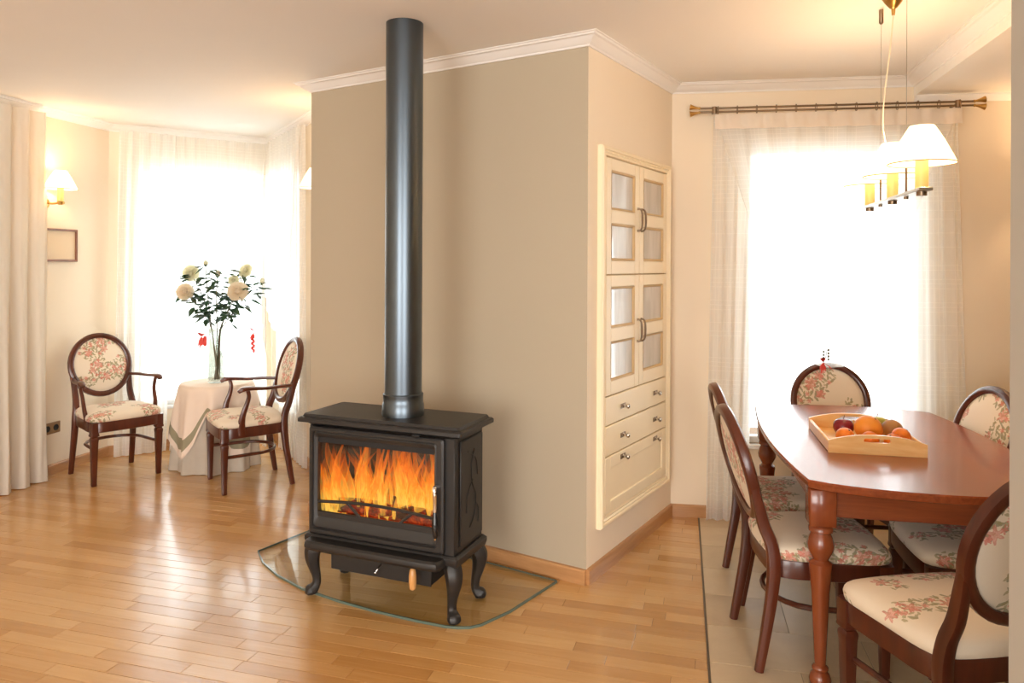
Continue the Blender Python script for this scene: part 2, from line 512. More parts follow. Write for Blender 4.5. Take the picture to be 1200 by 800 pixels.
def floral(name, plane, base=(0.80, 0.70, 0.55, 1), sc=1.0):
    """printed cotton: bouquets of red and rose flowers with olive leaves"""
    m = N(name)
    s = m.n('SeparateXYZ', None, Vector=m.obj())
    rnd = m.n('ObjectInfo').outputs['Random']
    X, Y = s.outputs[0], s.outputs[1 if plane == 'xy' else 2]
    if plane == 'xy':      # let the print run on over the cushion's sides
        k = m.math('ADD', 1.0, m.math('MULTIPLY', m.math('MAXIMUM', m.math('SUBTRACT', .472, s.outputs[2]), 0.0), 4.2))
        X = m.math('MULTIPLY', X, k); Y = m.math('MULTIPLY', Y, k)
    P = m.n('CombineXYZ', None, X=m.math('ADD', X, m.math('MULTIPLY', rnd, 7.3)), Y=m.math('ADD', Y, m.math('MULTIPLY', rnd, 3.1))).outputs[0]
    wn = m.n('TexNoise', None, Vector=P, Scale=60.0, Detail=2.0).outputs['Color']
    Pw = m.vmath('ADD', P, m.vmath('MULTIPLY', m.vmath('SUBTRACT', wn, (.5, .5, .5)), (.014, .014, 0)))
    weave = m.noise(P, 300, 2)
    col = m.mix(weave, tuple(c * .95 for c in base[:3]) + (1,), base)
    stain = m.noise(P, 9, 3)
    col = m.mix(m.math('MULTIPLY', stain, .18), col, (0.72, 0.55, 0.45, 1))
    clus = lambda pos, lo, hi: m.n('MapRange', {'clamp': True}, Value=m.noise(pos, 5.2, 1, .4), From_Min=lo, From_Max=hi).outputs[0]
    def cells(scale, rand=0.85):
        v = m.n('TexVoronoi', {'voronoi_dimensions': '2D', 'feature': 'F1'}, Vector=Pw, Scale=scale, Randomness=rand)
        d = m.vmath('SUBTRACT', Pw, v.outputs['Position'])
        sp = m.n('SeparateXYZ', None, Vector=d)
        cr = m.n('SeparateColor', None, Color=v.outputs['Color'])
        return v.outputs['Position'], d, sp, cr
    # thin olive sprigs
    for scale, la, lb, dark in ((34 * sc, .017, .0055, (0.20, 0.19, 0.085, 1)), (46 * sc, .011, .0045, (0.34, 0.29, 0.13, 1))):
        pos, d, sp, cr = cells(scale)
        an = m.math('MULTIPLY', cr.outputs[0], 6.283)
        c_, s_ = m.math('COSINE', an), m.math('SINE', an)
        lx = m.math('ADD', m.math('MULTIPLY', sp.outputs[0], c_), m.math('MULTIPLY', sp.outputs[1], s_))
        ly = m.math('SUBTRACT', m.math('MULTIPLY', sp.outputs[1], c_), m.math('MULTIPLY', sp.outputs[0], s_))
        e = m.math('ADD', m.math('POWER', m.math('ABSOLUTE', m.math('DIVIDE', lx, la / sc)), 2.0), m.math('POWER', m.math('ABSOLUTE', m.math('DIVIDE', ly, lb / sc)), 2.0))
        mask = m.math('LESS_THAN', e, 1.0)
        mask = m.math('MULTIPLY', mask, m.math('GREATER_THAN', m.noise(pos, 5.2, 1, .4), .515))
        col = m.mix(m.math('MULTIPLY', mask, .72), col, dark)
    # blossoms
    for scale, R, thr, c1, c2 in ((12.5 * sc, .030, .535, (0.50, 0.10, 0.065, 1), (0.74, 0.38, 0.27, 1)),
                                  (22 * sc, .014, .525, (0.56, 0.07, 0.06, 1), (0.70, 0.26, 0.17, 1))):
        pos, d, sp, cr = cells(scale, .9)
        ln = m.vmath('LENGTH', d)
        th = m.math('ARCTAN2', sp.outputs[1], sp.outputs[0])
        pet = m.math('COSINE', m.math('ADD', m.math('MULTIPLY', th, 6.0), m.math('MULTIPLY', cr.outputs[1], 6.28)))
        rad = m.math('MULTIPLY', m.math('ADD', .72, m.math('MULTIPLY', pet, .28)), R / sc)
        q = m.math('DIVIDE', ln, rad)
        mask = m.math('LESS_THAN', q, 1.0)
        mask = m.math('MULTIPLY', mask, m.math('GREATER_THAN', m.noise(pos, 5.2, 1, .4), thr))
        fc = m.ramp(m.math('ADD', q, m.math('MULTIPLY', m.noise(P, 220, 2), .5)), [(0.2, (0.55, 0.33, 0.10, 1)), (0.42, c1), (0.8, c2), (1.2, c1)])
        fc = m.mix(m.math('MULTIPLY', cr.outputs[2], .55), fc, (0.74, 0.36, 0.30, 1))
        col = m.mix(m.math('MULTIPLY', mask, .74), col, fc)
    return m.done(m.pbsdf(col, 0.85, 0, Sheen_Weight=0.15, Normal=m.bump(weave, .08, .002)))
M['floral_seat'] = floral('floral_seat_fabric', 'xy')
M['floral_back'] = floral('floral_back_fabric', 'xz')

def sheer(name, opacity, tint=(0.95, 0.94, 0.91, 1), check=True, trans=.48):
    m = N(name)
    uv = m.n('TexCoord').outputs['UV']
    s = m.n('SeparateXYZ', None, Vector=uv)
    fac = opacity
    if check:
        def lines(x, per, seed):
            k = m.math('ADD', m.math('MULTIPLY', x, 1 / per), m.math('MULTIPLY', m.noise(m.mapping(uv, scale=(seed, 2.1, 1)), 3.0, 1), .5))
            fr = m.math('FRACT', k)
            ln = m.math('LESS_THAN', fr, .14)
            wn = m.n('TexWhiteNoise', {'noise_dimensions': '1D'}, W=m.math('FLOOR', k)).outputs[0]
            return m.math('MULTIPLY', ln, m.math('GREATER_THAN', wn, .35))
        l = m.math('MAXIMUM', lines(s.outputs[0], .022, .2), lines(s.outputs[1], .026, 1.1))
        fac = m.math('ADD', opacity, m.math('MULTIPLY', l, .07), clamp=True)
    tr = m.n('BsdfTransparent', None, Color=(1, 1, 1, 1)).outputs[0]
    d = m.n('BsdfDiffuse', None, Color=tint).outputs[0]
    t = m.n('BsdfTranslucent', None, Color=tint).outputs[0]
    c = m.n('MixShader', None, Fac=trans, i1=d, i2=t).outputs[0]
    return m.done(m.n('MixShader', None, Fac=fac, i1=tr, i2=c).outputs[0])
M['sheer'] = sheer('white_sheer_voile', .66)
M['sheer_dense'] = sheer('white_sheer_folds', .76)
M['header'] = sheer('sheer_heading_band', .9, (0.93, 0.85, 0.76, 1), False, .35)
M['drape'] = sheer('cream_drape', .97, (0.88, 0.82, 0.73, 1), False, .35)

def linen():
    m = N('linen_cloth'); co = m.obj()
    f = m.noise(co, 7, 4)
    c = m.mix(f, srgb(206, 194, 178), srgb(230, 220, 206))
    w = m.noise(co, 260, 2)
    d = m.n('BsdfDiffuse', None, Color=c, Normal=m.bump(w, .1, .002)).outputs[0]
    t = m.n('BsdfTranslucent', None, Color=c).outputs[0]
    return m.done(m.n('MixShader', None, Fac=.3, i1=d, i2=t).outputs[0])
M['linen'] = linen()
M['linen_band'] = plain('sage_ribbon', srgb(150, 142, 116), .8, var=.08, scale=30)
M['linen_pink'] = plain('pale_pink_cloth', srgb(232, 214, 198), .85, var=.03, scale=10)

def flame_mat():
    m = N('flame')
    uv = m.n('TexCoord').outputs['UV']
    geo = m.n('NewGeometry').outputs['Position']
    s = m.n('SeparateXYZ', None, Vector=uv)
    t = s.outputs[1]
    st = m.noise(m.mapping(geo, scale=(16, 16, 5)), 2.0, 4, .6, 1.6)
    fac = m.math('ADD', m.math('MULTIPLY', t, .85), m.math('MULTIPLY', m.math('SUBTRACT', st, .5), 2.1))
    c = m.ramp(fac, [(0.0, (1.0, 0.62, 0.10, 1)), (0.2, (1.0, 0.48, 0.05, 1)), (0.45, (1.0, 0.24, 0.012, 1)), (0.75, (0.85, 0.12, 0.004, 1)), (1.0, (0.35, 0.03, 0.0, 1))])
    e = m.n('Emission', None, Color=c, Strength=1.35).outputs[0]
    lw = m.n('LayerWeight', None, Blend=.5).outputs['Facing']
    a = m.math('ADD', m.math('MULTIPLY', st, 1.9), -.62)
    a = m.math('ADD', a, m.math('MULTIPLY', lw, .45))
    a = m.math('MULTIPLY', a, m.math('SUBTRACT', 1.15, m.math('POWER', t, 2.0)), clamp=True)
    a = m.math('MULTIPLY', a, .62, clamp=True)
    tr = m.n('BsdfTransparent').outputs[0]
    return m.done(m.n('MixShader', None, Fac=a, i1=tr, i2=e).outputs[0])
M['flame'] = flame_mat()

def ember_mat():
    m = N('glowing_embers'); co = m.obj()
    f = m.noise(co, 14, 5, .65, .8)
    c = m.ramp(f, [(0.42, (0.02, 0.003, 0.001, 1)), (0.55, (0.24, 0.012, 0.002, 1)), (0.72, (0.9, 0.14, 0.01, 1))])
    e = m.n('Emission', None, Color=c, Strength=1.0).outputs[0]
    p = m.pbsdf((0.012, 0.008, 0.007, 1), .8)
    return m.done(m.n('AddShader', None, i0=p, i1=e).outputs[0])
M['ember'] = ember_mat()

# ------------------------------------------------------------------ the room
H = 2.575
LB = Vector((-3.146, 5.78)); LD = Vector((.21, .977)).normalized()          # left wall runs along LD up to LB
APEX = Vector((-2.099, 6.468)); BD = (APEX - LB).normalized()
RD = Vector((.517, -.857)).normalized()
W1A = Vector((-1.207, 4.447)); C1 = Vector((.354, 3.476)); C2 = Vector((.956, 4.445))
BEND = APEX + RD * 2.049
WD = Vector((.988, -.153)).normalized()
W3B = C2 + WD * 2.62
LEND = LB - LD * 9.2
def rn(d): return Vector((d.y, -d.x))                                        # towards the room

def wall(name, a, b, mat, holes=(), th=.12, z1=H, m0=0.0, m1=0.0):
    d = (b - a); L = d.length; d.normalize(); n = -rn(d)
    mb = MB()
    def bx(s0, s1, z0, zz):
        e0 = m0 if s0 == 0 else 0; e1 = m1 if abs(s1 - L) < 1e-6 else 0
        p = [a + d * s0, a + d * s1, a + d * (s1 - e1) + n * th, a + d * (s0 + e0) + n * th]
        mb.prism([(q.x, q.y) for q in p], z0, zz)
    s = 0
    for (h0, h1, z0, zt) in sorted(holes):
        bx(s, h0, 0, z1); bx(h0, h1, 0, z0); bx(h0, h1, zt, z1); s = h1
    bx(s, L, 0, z1)
    return structure(mb.build(name, mat, smooth=0))

WIN1 = (.2, 1.215, .35, 2.27); WIN2 = (.045, .92, .35, 2.27); WIN3 = (.42, 1.43, .45, 2.2)
wall('wall_left', LEND, LB, M['cream'])
wall('wall_back', LB, APEX, M['cream'], [WIN1])
wall('wall_bay', APEX, BEND, M['cream'], [WIN2])
wall('wall_return', BEND, W1A, M['tan'], m1=.12)
wall('wall_centre', W1A, C1, M['tan'], m0=.12, m1=.12)
wall('wall_cabinet', C1, C2, M['cream'], m0=.12)
wall('wall_dining', C2, W3B, M['cream'], [WIN3])
RB = Vector((3.3, -3.2))
wall('wall_right', W3B, RB, M['cream'])
wall('wall_rear', RB, LEND, M['cream'], [(1.0, 3.4, .3, 2.4), (4.55, 7.15, .3, 2.4)])
structure(MB().box(1.008, 3.42, 1.36, 1.5, 0, H).build('wall_partition', M['grey_paint'], smooth=0))
structure(MB().box(-5.4, 3.9, -3.5, 6.9, H, H + .1).build('ceiling', M['ceiling'], smooth=0))

SA = Vector((2.292, 4.236)); SB = Vector((1.675, 1.5)); 
structure(MB().prism([(SA.x + .02, SA.y + .09), (SB.x, SB.y), (3.35, 1.5), (3.56, 4.1)], 2.47, H).build('ceiling_dropped', M['ceiling'], smooth=0))

def moulding(name, path, prof, zref, mat):
    """sweeps a profile (distance into the room, height) along a mitred plan path"""
    n = len(path); rings = []
    for i, p in enumerate(path):
        if i == 0: m = rn((path[1] - p).normalized())
        elif i == n - 1: m = rn((p - path[i - 1]).normalized())
        else:
            a = rn((p - path[i - 1]).normalized()); b = rn((path[i + 1] - p).normalized())
            m = a + b; m = m / m.dot(a)
        rings.append([(p.x + m.x * d, p.y + m.y * d, zref + z) for d, z in prof])
    return structure(MB().rings(rings).build(name, mat, smooth=25))

CORN = [(0, 0), (0, -.052), (.008, -.052), (.012, -.044), (.022, -.04), (.05, -.016), (.062, -.013), (.066, -.006), (.074, -.004), (.074, 0)]
moulding('trim_1', [LEND, LB, APEX, BEND, W1A, C1, C2, SA, SB], CORN, H, M['cornice'])
moulding('trim_2', [SA, W3B], [(0, 0), (0, -.04), (.008, -.04), (.014, -.03), (.035, -.006), (.035, 0)], 2.47, M['cornice'])
BASE = [(0, 0), (.016, 0), (.016, .062), (.012, .07), (0, .072)]
moulding('baseboard_left', [LEND, LB, APEX, BEND, W1A], BASE, 0, M['base'])
moulding('baseboard_centre', [W1A, C1], BASE, 0, M['base'])
moulding('baseboard_cabinet', [C1, C2], BASE, 0, M['base'])
moulding('baseboard_dining', [C2, W3B], BASE, 0, M['base'])

def window(name, a, d, hole, mull):
    s0, s1, z0, z1 = hole
    n = rn(d)
    ang = atan2(d.y, d.x)
    root = bpy.data.objects.new(name, None); COL.objects.link(root); structure(root)
    root.location = (a.x + d.x * s0, a.y + d.y * s0, 0); root.rotation_euler = (0, 0, ang)
    w = s1 - s0; y0, y1 = .03, .09
    fr = .038
    mb = MB()
    for x0, x1, zz0, zz1 in ((0, fr, z0, z1), (w - fr, w, z0, z1), (fr, w - fr, z0, z0 + fr), (fr, w - fr, z1 - fr, z1)):
        mb.box(x0, x1, y0, y1, zz0, zz1, .004)
    mb.build('window_frame', M['white_frame'], root)
    xs = [fr] + [w * m for m in mull] + [w - fr]
    for m_ in mull:
        MB().box(w * m_ - .03, w * m_ + .03, y0, y1, z0 + fr, z1 - fr, .004).build('mullion', M['white_frame'], root)
    for i in range(len(xs) - 1):
        e0 = .03 if i > 0 else 0; e1 = .03 if i < len(xs) - 2 else 0
        MB().box(xs[i] + e0, xs[i + 1] - e1, .055, .061, z0 + fr, z1 - fr).build('window_pane', M['pane'], root, smooth=0)
    MB().box(0, w, -.022, .03, z0 - .03, z0, .006).build('window_sill', M['white_frame'], root)
    return root
window('window_1', LB, BD, WIN1, [])
window('window_2', APEX, RD, WIN2, [])
window('window_3', C2, WD, WIN3, [])

# ------------------------------------------------------------------ floor: strips and tiles
floor = structure(MB().box(-5.4, 3.9, -3.5, 6.9, -.1, -.006).build('floor', M['grout'], smooth=0))
PD = Vector((cos(radians(-16)), sin(radians(-16)))); PN = Vector((-PD.y, PD.x))
TB = Vector((.717, 2.663)); TD = Vector((.2228, .975)).normalized(); TN = Vector((TD.y, -TD.x))   # wood / tile border

def in_view(x, y, mrg=60):
    if y < .45: return False
    px = 600 + 869 * x / y; py = 310 + 1303.5 / y
    return -mrg < px < 1200 + mrg and py < 800 + mrg
def seen_floor(x, y):
    p = Vector((x, y))
    def inside(a, d, tol): return (p - a).dot(rn(d)) > -tol
    if not inside(LB, LD, .1) : return False
    if not inside(LB, BD, .1) : return False
    if x < -1.1:
        if not inside(APEX, RD, .1): return False
    if -1.25 < x and (p - C1).dot(rn((C1 - W1A).normalized())) < -.08 and (p - C1).dot(rn((C2 - C1).normalized())) < -.08: return False
    if x > .9 and not inside(C2, WD, .1): return False
    return True

def slab(poly, z0, z1, b, tone, mat, name):
    q = inset(poly, b)
    n = len(poly)
    v = [(x, y, z0) for x, y in poly] + [(x, y, z1 - b * .6) for x, y in poly] + [(x, y, z1) for x, y in q]
    f = [tuple(2 * n + i for i in range(n))]
    for r in range(2):
        for i in range(n):
            j = (i + 1) % n
            f.append((r * n + i, r * n + j, (r + 1) * n + j, (r + 1) * n + i))
    return v, f
def slab_mesh(name, items, mat):
    v = []; f = []; tn = []
    for vv, ff, t in items:
        k = len(v); v += vv; f += [tuple(i + k for i in q) for q in ff]; tn += [t] * len(vv)
    me = bpy.data.meshes.new(name); me.from_pydata(v, [], f)
    ca = me.color_attributes.new('tone', 'FLOAT_COLOR', 'POINT')
    for i, t in enumerate(tn): ca.data[i].color = (*t, 1)
    me.materials.append(mat)
    return me

strips = []
PWD = .071
rp = random.Random(3)
for row in range(int(-1.0 / PWD), int(8.0 / PWD)):
    b0 = row * PWD
    a = -7.0 + rp.uniform(0, .5)
    while a < 4.5:
        L = rp.uniform(.36, .56)
        c = [PD * (a + g) + PN * (b0 + e) for g, e in ((0.0006, .0006), (L - .0006, .0006), (L - .0006, PWD - .0006), (0.0006, PWD - .0006))]
        mid = PD * (a + L / 2) + PN * (b0 + PWD / 2)
        if any(in_view(q.x, q.y, 900) for q in c + [mid]) and any(seen_floor(q.x, q.y) for q in c + [mid]):
            poly = clip([(q.x, q.y) for q in c], (TB.x - TN.x * .004, TB.y - TN.y * .004), (-TN.x, -TN.y))
            if len(poly) >= 3:
                tone = (rp.random(), rp.random(), rp.random())
                vv, ff = slab(poly, -.006, rp.uniform(-.0003, .0003), .0009, tone, None, '')
                strips.append((mid.length + (0 if any(in_view(q.x, q.y, 0) for q in c) else 100), vv, ff, tone))
        a += L
strips.sort(key=lambda s: s[0])
for d_, vv, ff, t in strips[:300]:
    link('plank', slab_mesh('plank', [(vv, ff, t)], M['floor']), floor)
if strips[300:]:
    link('plank_field', slab_mesh('plank_field', [(vv, ff, t) for _, vv, ff, t in strips[300:]], M['floor']), floor, kind='stuff')

structure(MB().prism([(p.x, p.y) for p in (TB - TD * 2 + TN * .002, TB + TD * 2.0 + TN * .002, TB + TD * 1.62 + TN * 2.6, TB - TD * 1.2 + TN * 2.6)], -.006, -.003)
          .build('tile_bed', M['tile_grout'], floor, smooth=0))
TW, TL = .3, .6
rt = random.Random(5)
for r in range(-6, 7):
    y0 = .148 + r * TW
    off = -.27 if r % 2 else 0.0
    for k in range(0, 6):
        x0 = max(.004, off + k * TL); x1 = off + (k + 1) * TL
        if x1 < .03: continue
        c = [TB + TN * (x0 + g) + TD * (y0 + e) for g, e in ((.0015, .0015), (x1 - x0 - .0015, .0015), (x1 - x0 - .0015, TW - .0015), (.0015, TW - .0015))]
        mid = TB + TN * (x0 + x1) / 2 + TD * (y0 + TW / 2)
        if not any(in_view(q.x, q.y, 100) and seen_floor(q.x, q.y) for q in c + [mid]): continue
        poly = [(q.x, q.y) for q in c]
        tone = (rt.random(), rt.random(), rt.random())
        vv, ff = slab(poly, -.006, rt.uniform(-.0003, .0002), .0012, tone, None, '')
        link('tile', slab_mesh('tile', [(vv, ff, tone)], M['tile']), floor)
p = [TB - TD * 1.6 - TN * .004, TB + TD * 1.80 - TN * .004, TB + TD * 1.80 + TN * .004, TB - TD * 1.6 + TN * .004]
MB().prism([(q.x, q.y) for q in p], -.006, .0012).build('threshold_strip', M['strip'], floor, smooth=0)

# ------------------------------------------------------------------ wood stove
SR = radians(-22)
S0 = Vector((-.505, 3.373, .0105))
stove = thing('wood_stove', 'black cast-iron wood stove with flames behind a wide glass door, on glass hearth', 'stove', S0, SR)
def S(mb, name, mat, parent=None, smooth=40, **kw):
    return mb.shift((0, 0, -.0105)).build(name, mat, parent or stove, smooth, **kw)

# top plate with stepped lip
def rrect(x0, x1, y0, y1, r, k=4):
    out = []
    for cx, cy, a0 in ((x1 - r, y1 - r, 0), (x0 + r, y1 - r, pi / 2), (x0 + r, y0 + r, pi), (x1 - r, y0 + r, 1.5 * pi)):
        for i in range(k + 1):
            a = a0 + pi / 2 * i / k
            out.append((cx + r * cos(a), cy + r * sin(a)))
    return out
def stack(mb, levels):
    rings = [[(x, y, z) for x, y in rrect(*q)] for z, q in levels]
    return mb.rings(rings)
tx, ty0, ty1 = .41, -.215, .135
S(stack(MB(), [(.772, (-tx + .045, tx - .045, ty0 + .045, ty1 - .03, .012)), (.785, (-tx + .03, tx - .03, ty0 + .03, ty1 - .02, .012)),
               (.792, (-tx, tx, ty0, ty1, .016)), (.806, (-tx, tx, ty0, ty1, .016)), (.812, (-tx + .006, tx - .006, ty0 + .006, ty1 - .006, .014)),
               (.814, (-tx + .016, tx - .016, ty0 + .016, ty1 - .016, .014)), (.826, (-tx + .022, tx - .022, ty0 + .022, ty1 - .022, .014))]), 'top_plate', M['iron'], smooth=30)
# fire box: five walls left open behind the door glass
bx, by0, by1 = .365, -.165, .10
mb = MB()
mb.box(-bx, -bx + .03, by0, by1, .285, .775, .006)
mb.box(bx - .03, bx, by0, by1, .285, .775, .006)
mb.box(-bx + .03, bx - .03, by1 - .02, by1, .285, .775, .004)
mb.box(-bx + .03, bx - .03, by0, by1 - .02, .285, .32)
mb.box(-bx + .03, bx - .03, by0, by1 - .02, .745, .775)
mb.box(-bx, -bx + .02, by0 - .012, by0, .285, .775, .004)
mb.box(bx - .05, bx, by0 - .012, by0 + .004, .285, .775, .004)
S(mb, 'body', M['iron'])
MB_in = MB().box(-bx + .031, bx - .031, by1 - .03, by1 - .021, .321, .744)
MB_in.box(-bx + .0305, -bx + .036, by0 + .005, by1 - .03, .321, .744); MB_in.box(bx - .036, bx - .0305, by0 + .005, by1 - .03, .321, .744)
MB_in.box(-bx + .036, bx - .036, by0 + .005, by1 - .03, .738, .744)
S(MB_in, 'firebox_lining', M['iron_dark'], smooth=0)
# side panel with curved relief lines
mb = MB()
mb.box(bx - .001, bx + .009, by0 + .03, by1 - .015, .31, .755, .005)
side = S(mb, 'side_panel', M['iron'])
rl = MB()
rl.tube([(bx + .0105, -0.0084, .70), (bx + .0105, -0.0372, .64), (bx + .0105, -0.0300, .56), (bx + .0105, 0.0060, .50), (bx + .0105, -0.0048, .42), (bx + .0105, -0.0516, .37)], .0024, 6, smooth=6)
rl.tube([(bx + .0105, -0.0732, .70), (bx + .0105, 0.0060, .655), (bx + .0105, 0.0240, .58)], .0020, 6, smooth=6)
rl.tube([(bx + .0105, -0.0228, .57), (bx + .0105, -0.0732, .52), (bx + .0105, -0.0840, .44)], .0020, 6, smooth=6)
rl.tube([(bx + .0105, 0.0024, .47), (bx + .0105, 0.0348, .43), (bx + .0105, 0.0312, .37)], .0020, 6, smooth=6)
S(rl, 'vine_relief', M['iron'], side)
mb = MB().box(-bx - .009, -bx + .001, by0 + .03, by1 - .015, .31, .755, .005)
S(mb, 'side_panel', M['iron'])
# door: frame mouldings around the glass
dx0, dx1, dz0, dz1 = -.352, .322, .295, .772
gx0, gx1, gz0, gz1 = -.312, .274, .372, .727
def frame_ring(mb, levels):
    """nested rectangles in the x-z plane: (inset rectangle, y)"""
    rings = []
    for (x0, x1, z0, z1, r), y in levels:
        rings.append([(x, y, z) for x, z in rrect(x0, x1, z0, z1, r, 3)])
    mb.rings(rings, False, False); return mb
yf = by0 - .012
door = S(frame_ring(MB(), [((dx0, dx1, dz0, dz1, .012), yf + .004), ((dx0, dx1, dz0, dz1, .012), yf - .018), ((dx0 + .008, dx1 - .008, dz0 + .008, dz1 - .008, .012), yf - .024),
                           ((dx0 + .017, dx1 - .03, dz0 + .022, dz1 - .017, .014), yf - .024), ((dx0 + .021, dx1 - .034, dz0 + .026, dz1 - .021, .014), yf - .016),
                           ((dx0 + .027, dx1 - .039, dz0 + .035, dz1 - .027, .014), yf - .020), ((gx0 - .006, gx1 + .006, gz0 - .014, gz1 + .006, .012), yf - .016),
                           ((gx0, gx1, gz0, gz1, .010), yf - .010), ((gx0, gx1, gz0, gz1, .010), yf + .010), ((gx0 - .012, gx1 + .012, gz0 - .012, gz1 + .012, .012), yf + .012), ((dx0, dx1, dz0, dz1, .012), yf + .004)]),
         'door', M['iron'], smooth=25)
S(MB().box(gx0 - .008, gx1 + .008, yf + .002, yf + .006, gz0 - .008, gz1 + .008), 'door_glass', M['stove_glass'], door, smooth=0)
S(MB().box(gx0 - .004, gx1 + .004, yf - .004, yf + .0015, gz1 - .026, gz1 + .003, .001), 'glass_band', M['iron_dark'], door, smooth=0)
# decorative log guard in front of the glass
lg = MB()
lg.tube([(gx0 - .002, yf - .006, .437), (-.16, yf - .006, .449), (-.01, yf - .006, .453), (.14, yf - .006, .447), (gx1 + .002, yf - .006, .434)], (.0065, .006), 8, sq=4, smooth=6, up=(0, 0, 1))
lg.tube([(-.158, yf - .006, .447), (-.092, yf - .006, .392)], (.0065, .006), 8, sq=4, up=(1, 0, 0))
lg.tube([(.166, yf - .006, .442), (.105, yf - .006, .392)], (.0065, .006), 8, sq=4, up=(1, 0, 0))
lg.box(gx0 - .002, gx1 + .002, yf - .012, yf - .001, gz0 - .002, gz0 + .026, .004)
S(lg, 'log_guard', M['iron'], door)
# handle
hx = .297
S(MB().tube([(hx, yf - .022, .575), (hx, yf - .05, .578), (hx + .004, yf - .056, .555), (hx + .002, yf - .05, .515), (hx + .001, yf - .048, .475)], [.008, .010, .010, .0085, .0075], 12, smooth=6), 'handle', M['chrome'], door)
S(MB().tube([(hx + .001, yf - .048, .478), (hx + .002, yf - .05, .45), (hx + .004, yf - .053, .42), (hx + .005, yf - .052, .385), (hx + .004, yf - .05, .372)], [.0085, .0115, .013, .011, .005], 12, smooth=5), 'handle_grip', M['black_plastic'], door)
S(MB().tube([(hx + .0045, yf - .052, .374), (hx + .004, yf - .051, .366)], .005, 10), 'handle_tip', M['chrome'], door)
# damper lever below the lip
S(MB().tube([(.2, yf + .004, .783), (.2, ty0 + .008, .783)], .006, 8).blob((.2, ty0 + .004, .783), (.022, .012, .007), 14, 8), 'damper_knob', M['iron_dark'])
# base: plinth with projecting ash lip
mb = stack(MB(), [(.243, (-bx - .014, bx + .014, by0 - .02, by1 + .012, .01)), (.262, (-bx - .02, bx + .02, by0 - .028, by1 + .018, .012)), (.278, (-bx - .02, bx + .02, by0 - .028, by1 + .018, .012)), (.288, (-bx - .008, bx + .008, by0 - .02, by1 + .008, .01))])
S(mb, 'plinth', M['iron'], smooth=30)
lip = []
def lip_ring(e, z):
    q = [(-.352, -.17), (-.352, -.228), (-.335, -.252), (-.300, -.258), (.285, -.258), (.318, -.252), (.33, -.228), (.33, -.17)]
    q = [(x, y) for x, y in q]
    cx, cy = -.01, -.2
    return [(cx + (x - cx) * e[0], cy + (y - cy) * e[1], z) for x, y in q]
S(MB().rings([lip_ring((.975, .75), .238), lip_ring((1, .97), .252), lip_ring((1, 1), .262), lip_ring((.99, .95), .272), lip_ring((.97, .8), .280)]), 'ash_lip', M['iron'], smooth=30)
# ash drawer
dr = S(MB().box(-.285, .225, -.115, .075, .118, .243, .004), 'ash_drawer', M['iron_dark'])
S(MB().box(-.287, .227, -.122, -.1155, .116, .242, .003), 'drawer_front', M['iron'], dr)
S(MB().box(-.105, -.005, -.132, -.122, .196, .214, .003), 'drawer_grip', M['iron_dark'], dr)
S(MB().tube([(-.01, -.12, .185), (-.015, -.15, .175), (-.022, -.165, .16)], .0042, 8, smooth=4).blob((-.023, -.167, .157), (.006, .006, .006), 10, 6), 'air_lever', M['chrome'], dr)
S(MB().tube([(.165, -.12, .195), (.165, -.165, .195)], .005, 8), 'air_rod', M['iron_dark'], dr)
S(MB().lathe([(.006, -.05), (.013, -.045), (.0165, -.02), (.0165, .01), (.013, .035), (.007, .042)], 14).shift((.165, -.172, .165)), 'wooden_knob', M['knob_wood'], dr)
# cabriole legs
def leg(sx, sy):
    o = Vector((sx * .74, sy * .67, 0)).normalized()
    b = Vector((sx * (bx - .022), (by0 + .012) if sy < 0 else (by1 - .02), 0))
    pts = []; rr = []
    for d, z, r in ((-.004, .252, .030), (.004, .232, .036), (.016, .205, .037), (.018, .175, .033), (.012, .14, .0265), (.003, .105, .021), (-.002, .075, .0185), (.0, .052, .019), (.012, .034, .0245), (.0215, .026, .028), (.0215, .020, .028), (.0215, .0118, .024)):
        pts.append(b + o * d + Vector((0, 0, z))); rr.append((r, r))
    mb = MB().tube(pts, rr, 10, sq=2.6, up=(o.x, o.y, 0), smooth=3)
    mb.box(b.x - .03, b.x + .03, b.y - .03, b.y + .03, .24, .262, .004)
    S(mb, 'leg', M['iron'])
for sx in (-1, 1):
    for sy in (-1, 1): leg(sx, sy)

# the fire (a thing of its own) and the logs
fire = thing('fire', 'orange and yellow flames rising behind the stove glass', 'fire', (S0.x, S0.y, .335), SR)
emb = MB()
rf = random.Random(11)
NXE, NYE = 40, 14
gv = []
for j in range(NYE + 1):
    for i in range(NXE + 1):
        x = -.325 + .65 * i / NXE; y = -.155 + .218 * j / NYE
        gv.append((x, y, .012 + .018 * rf.random() + .012 * sin(x * 19 + y * 31)))
gf = [(j * (NXE + 1) + i, j * (NXE + 1) + i + 1, (j + 1) * (NXE + 1) + i + 1, (j + 1) * (NXE + 1) + i) for j in range(NYE) for i in range(NXE)]
emb.add(gv, gf)
eo = emb.build('ember_bed', M['ember'], fire); eo['kind'] = 'stuff'

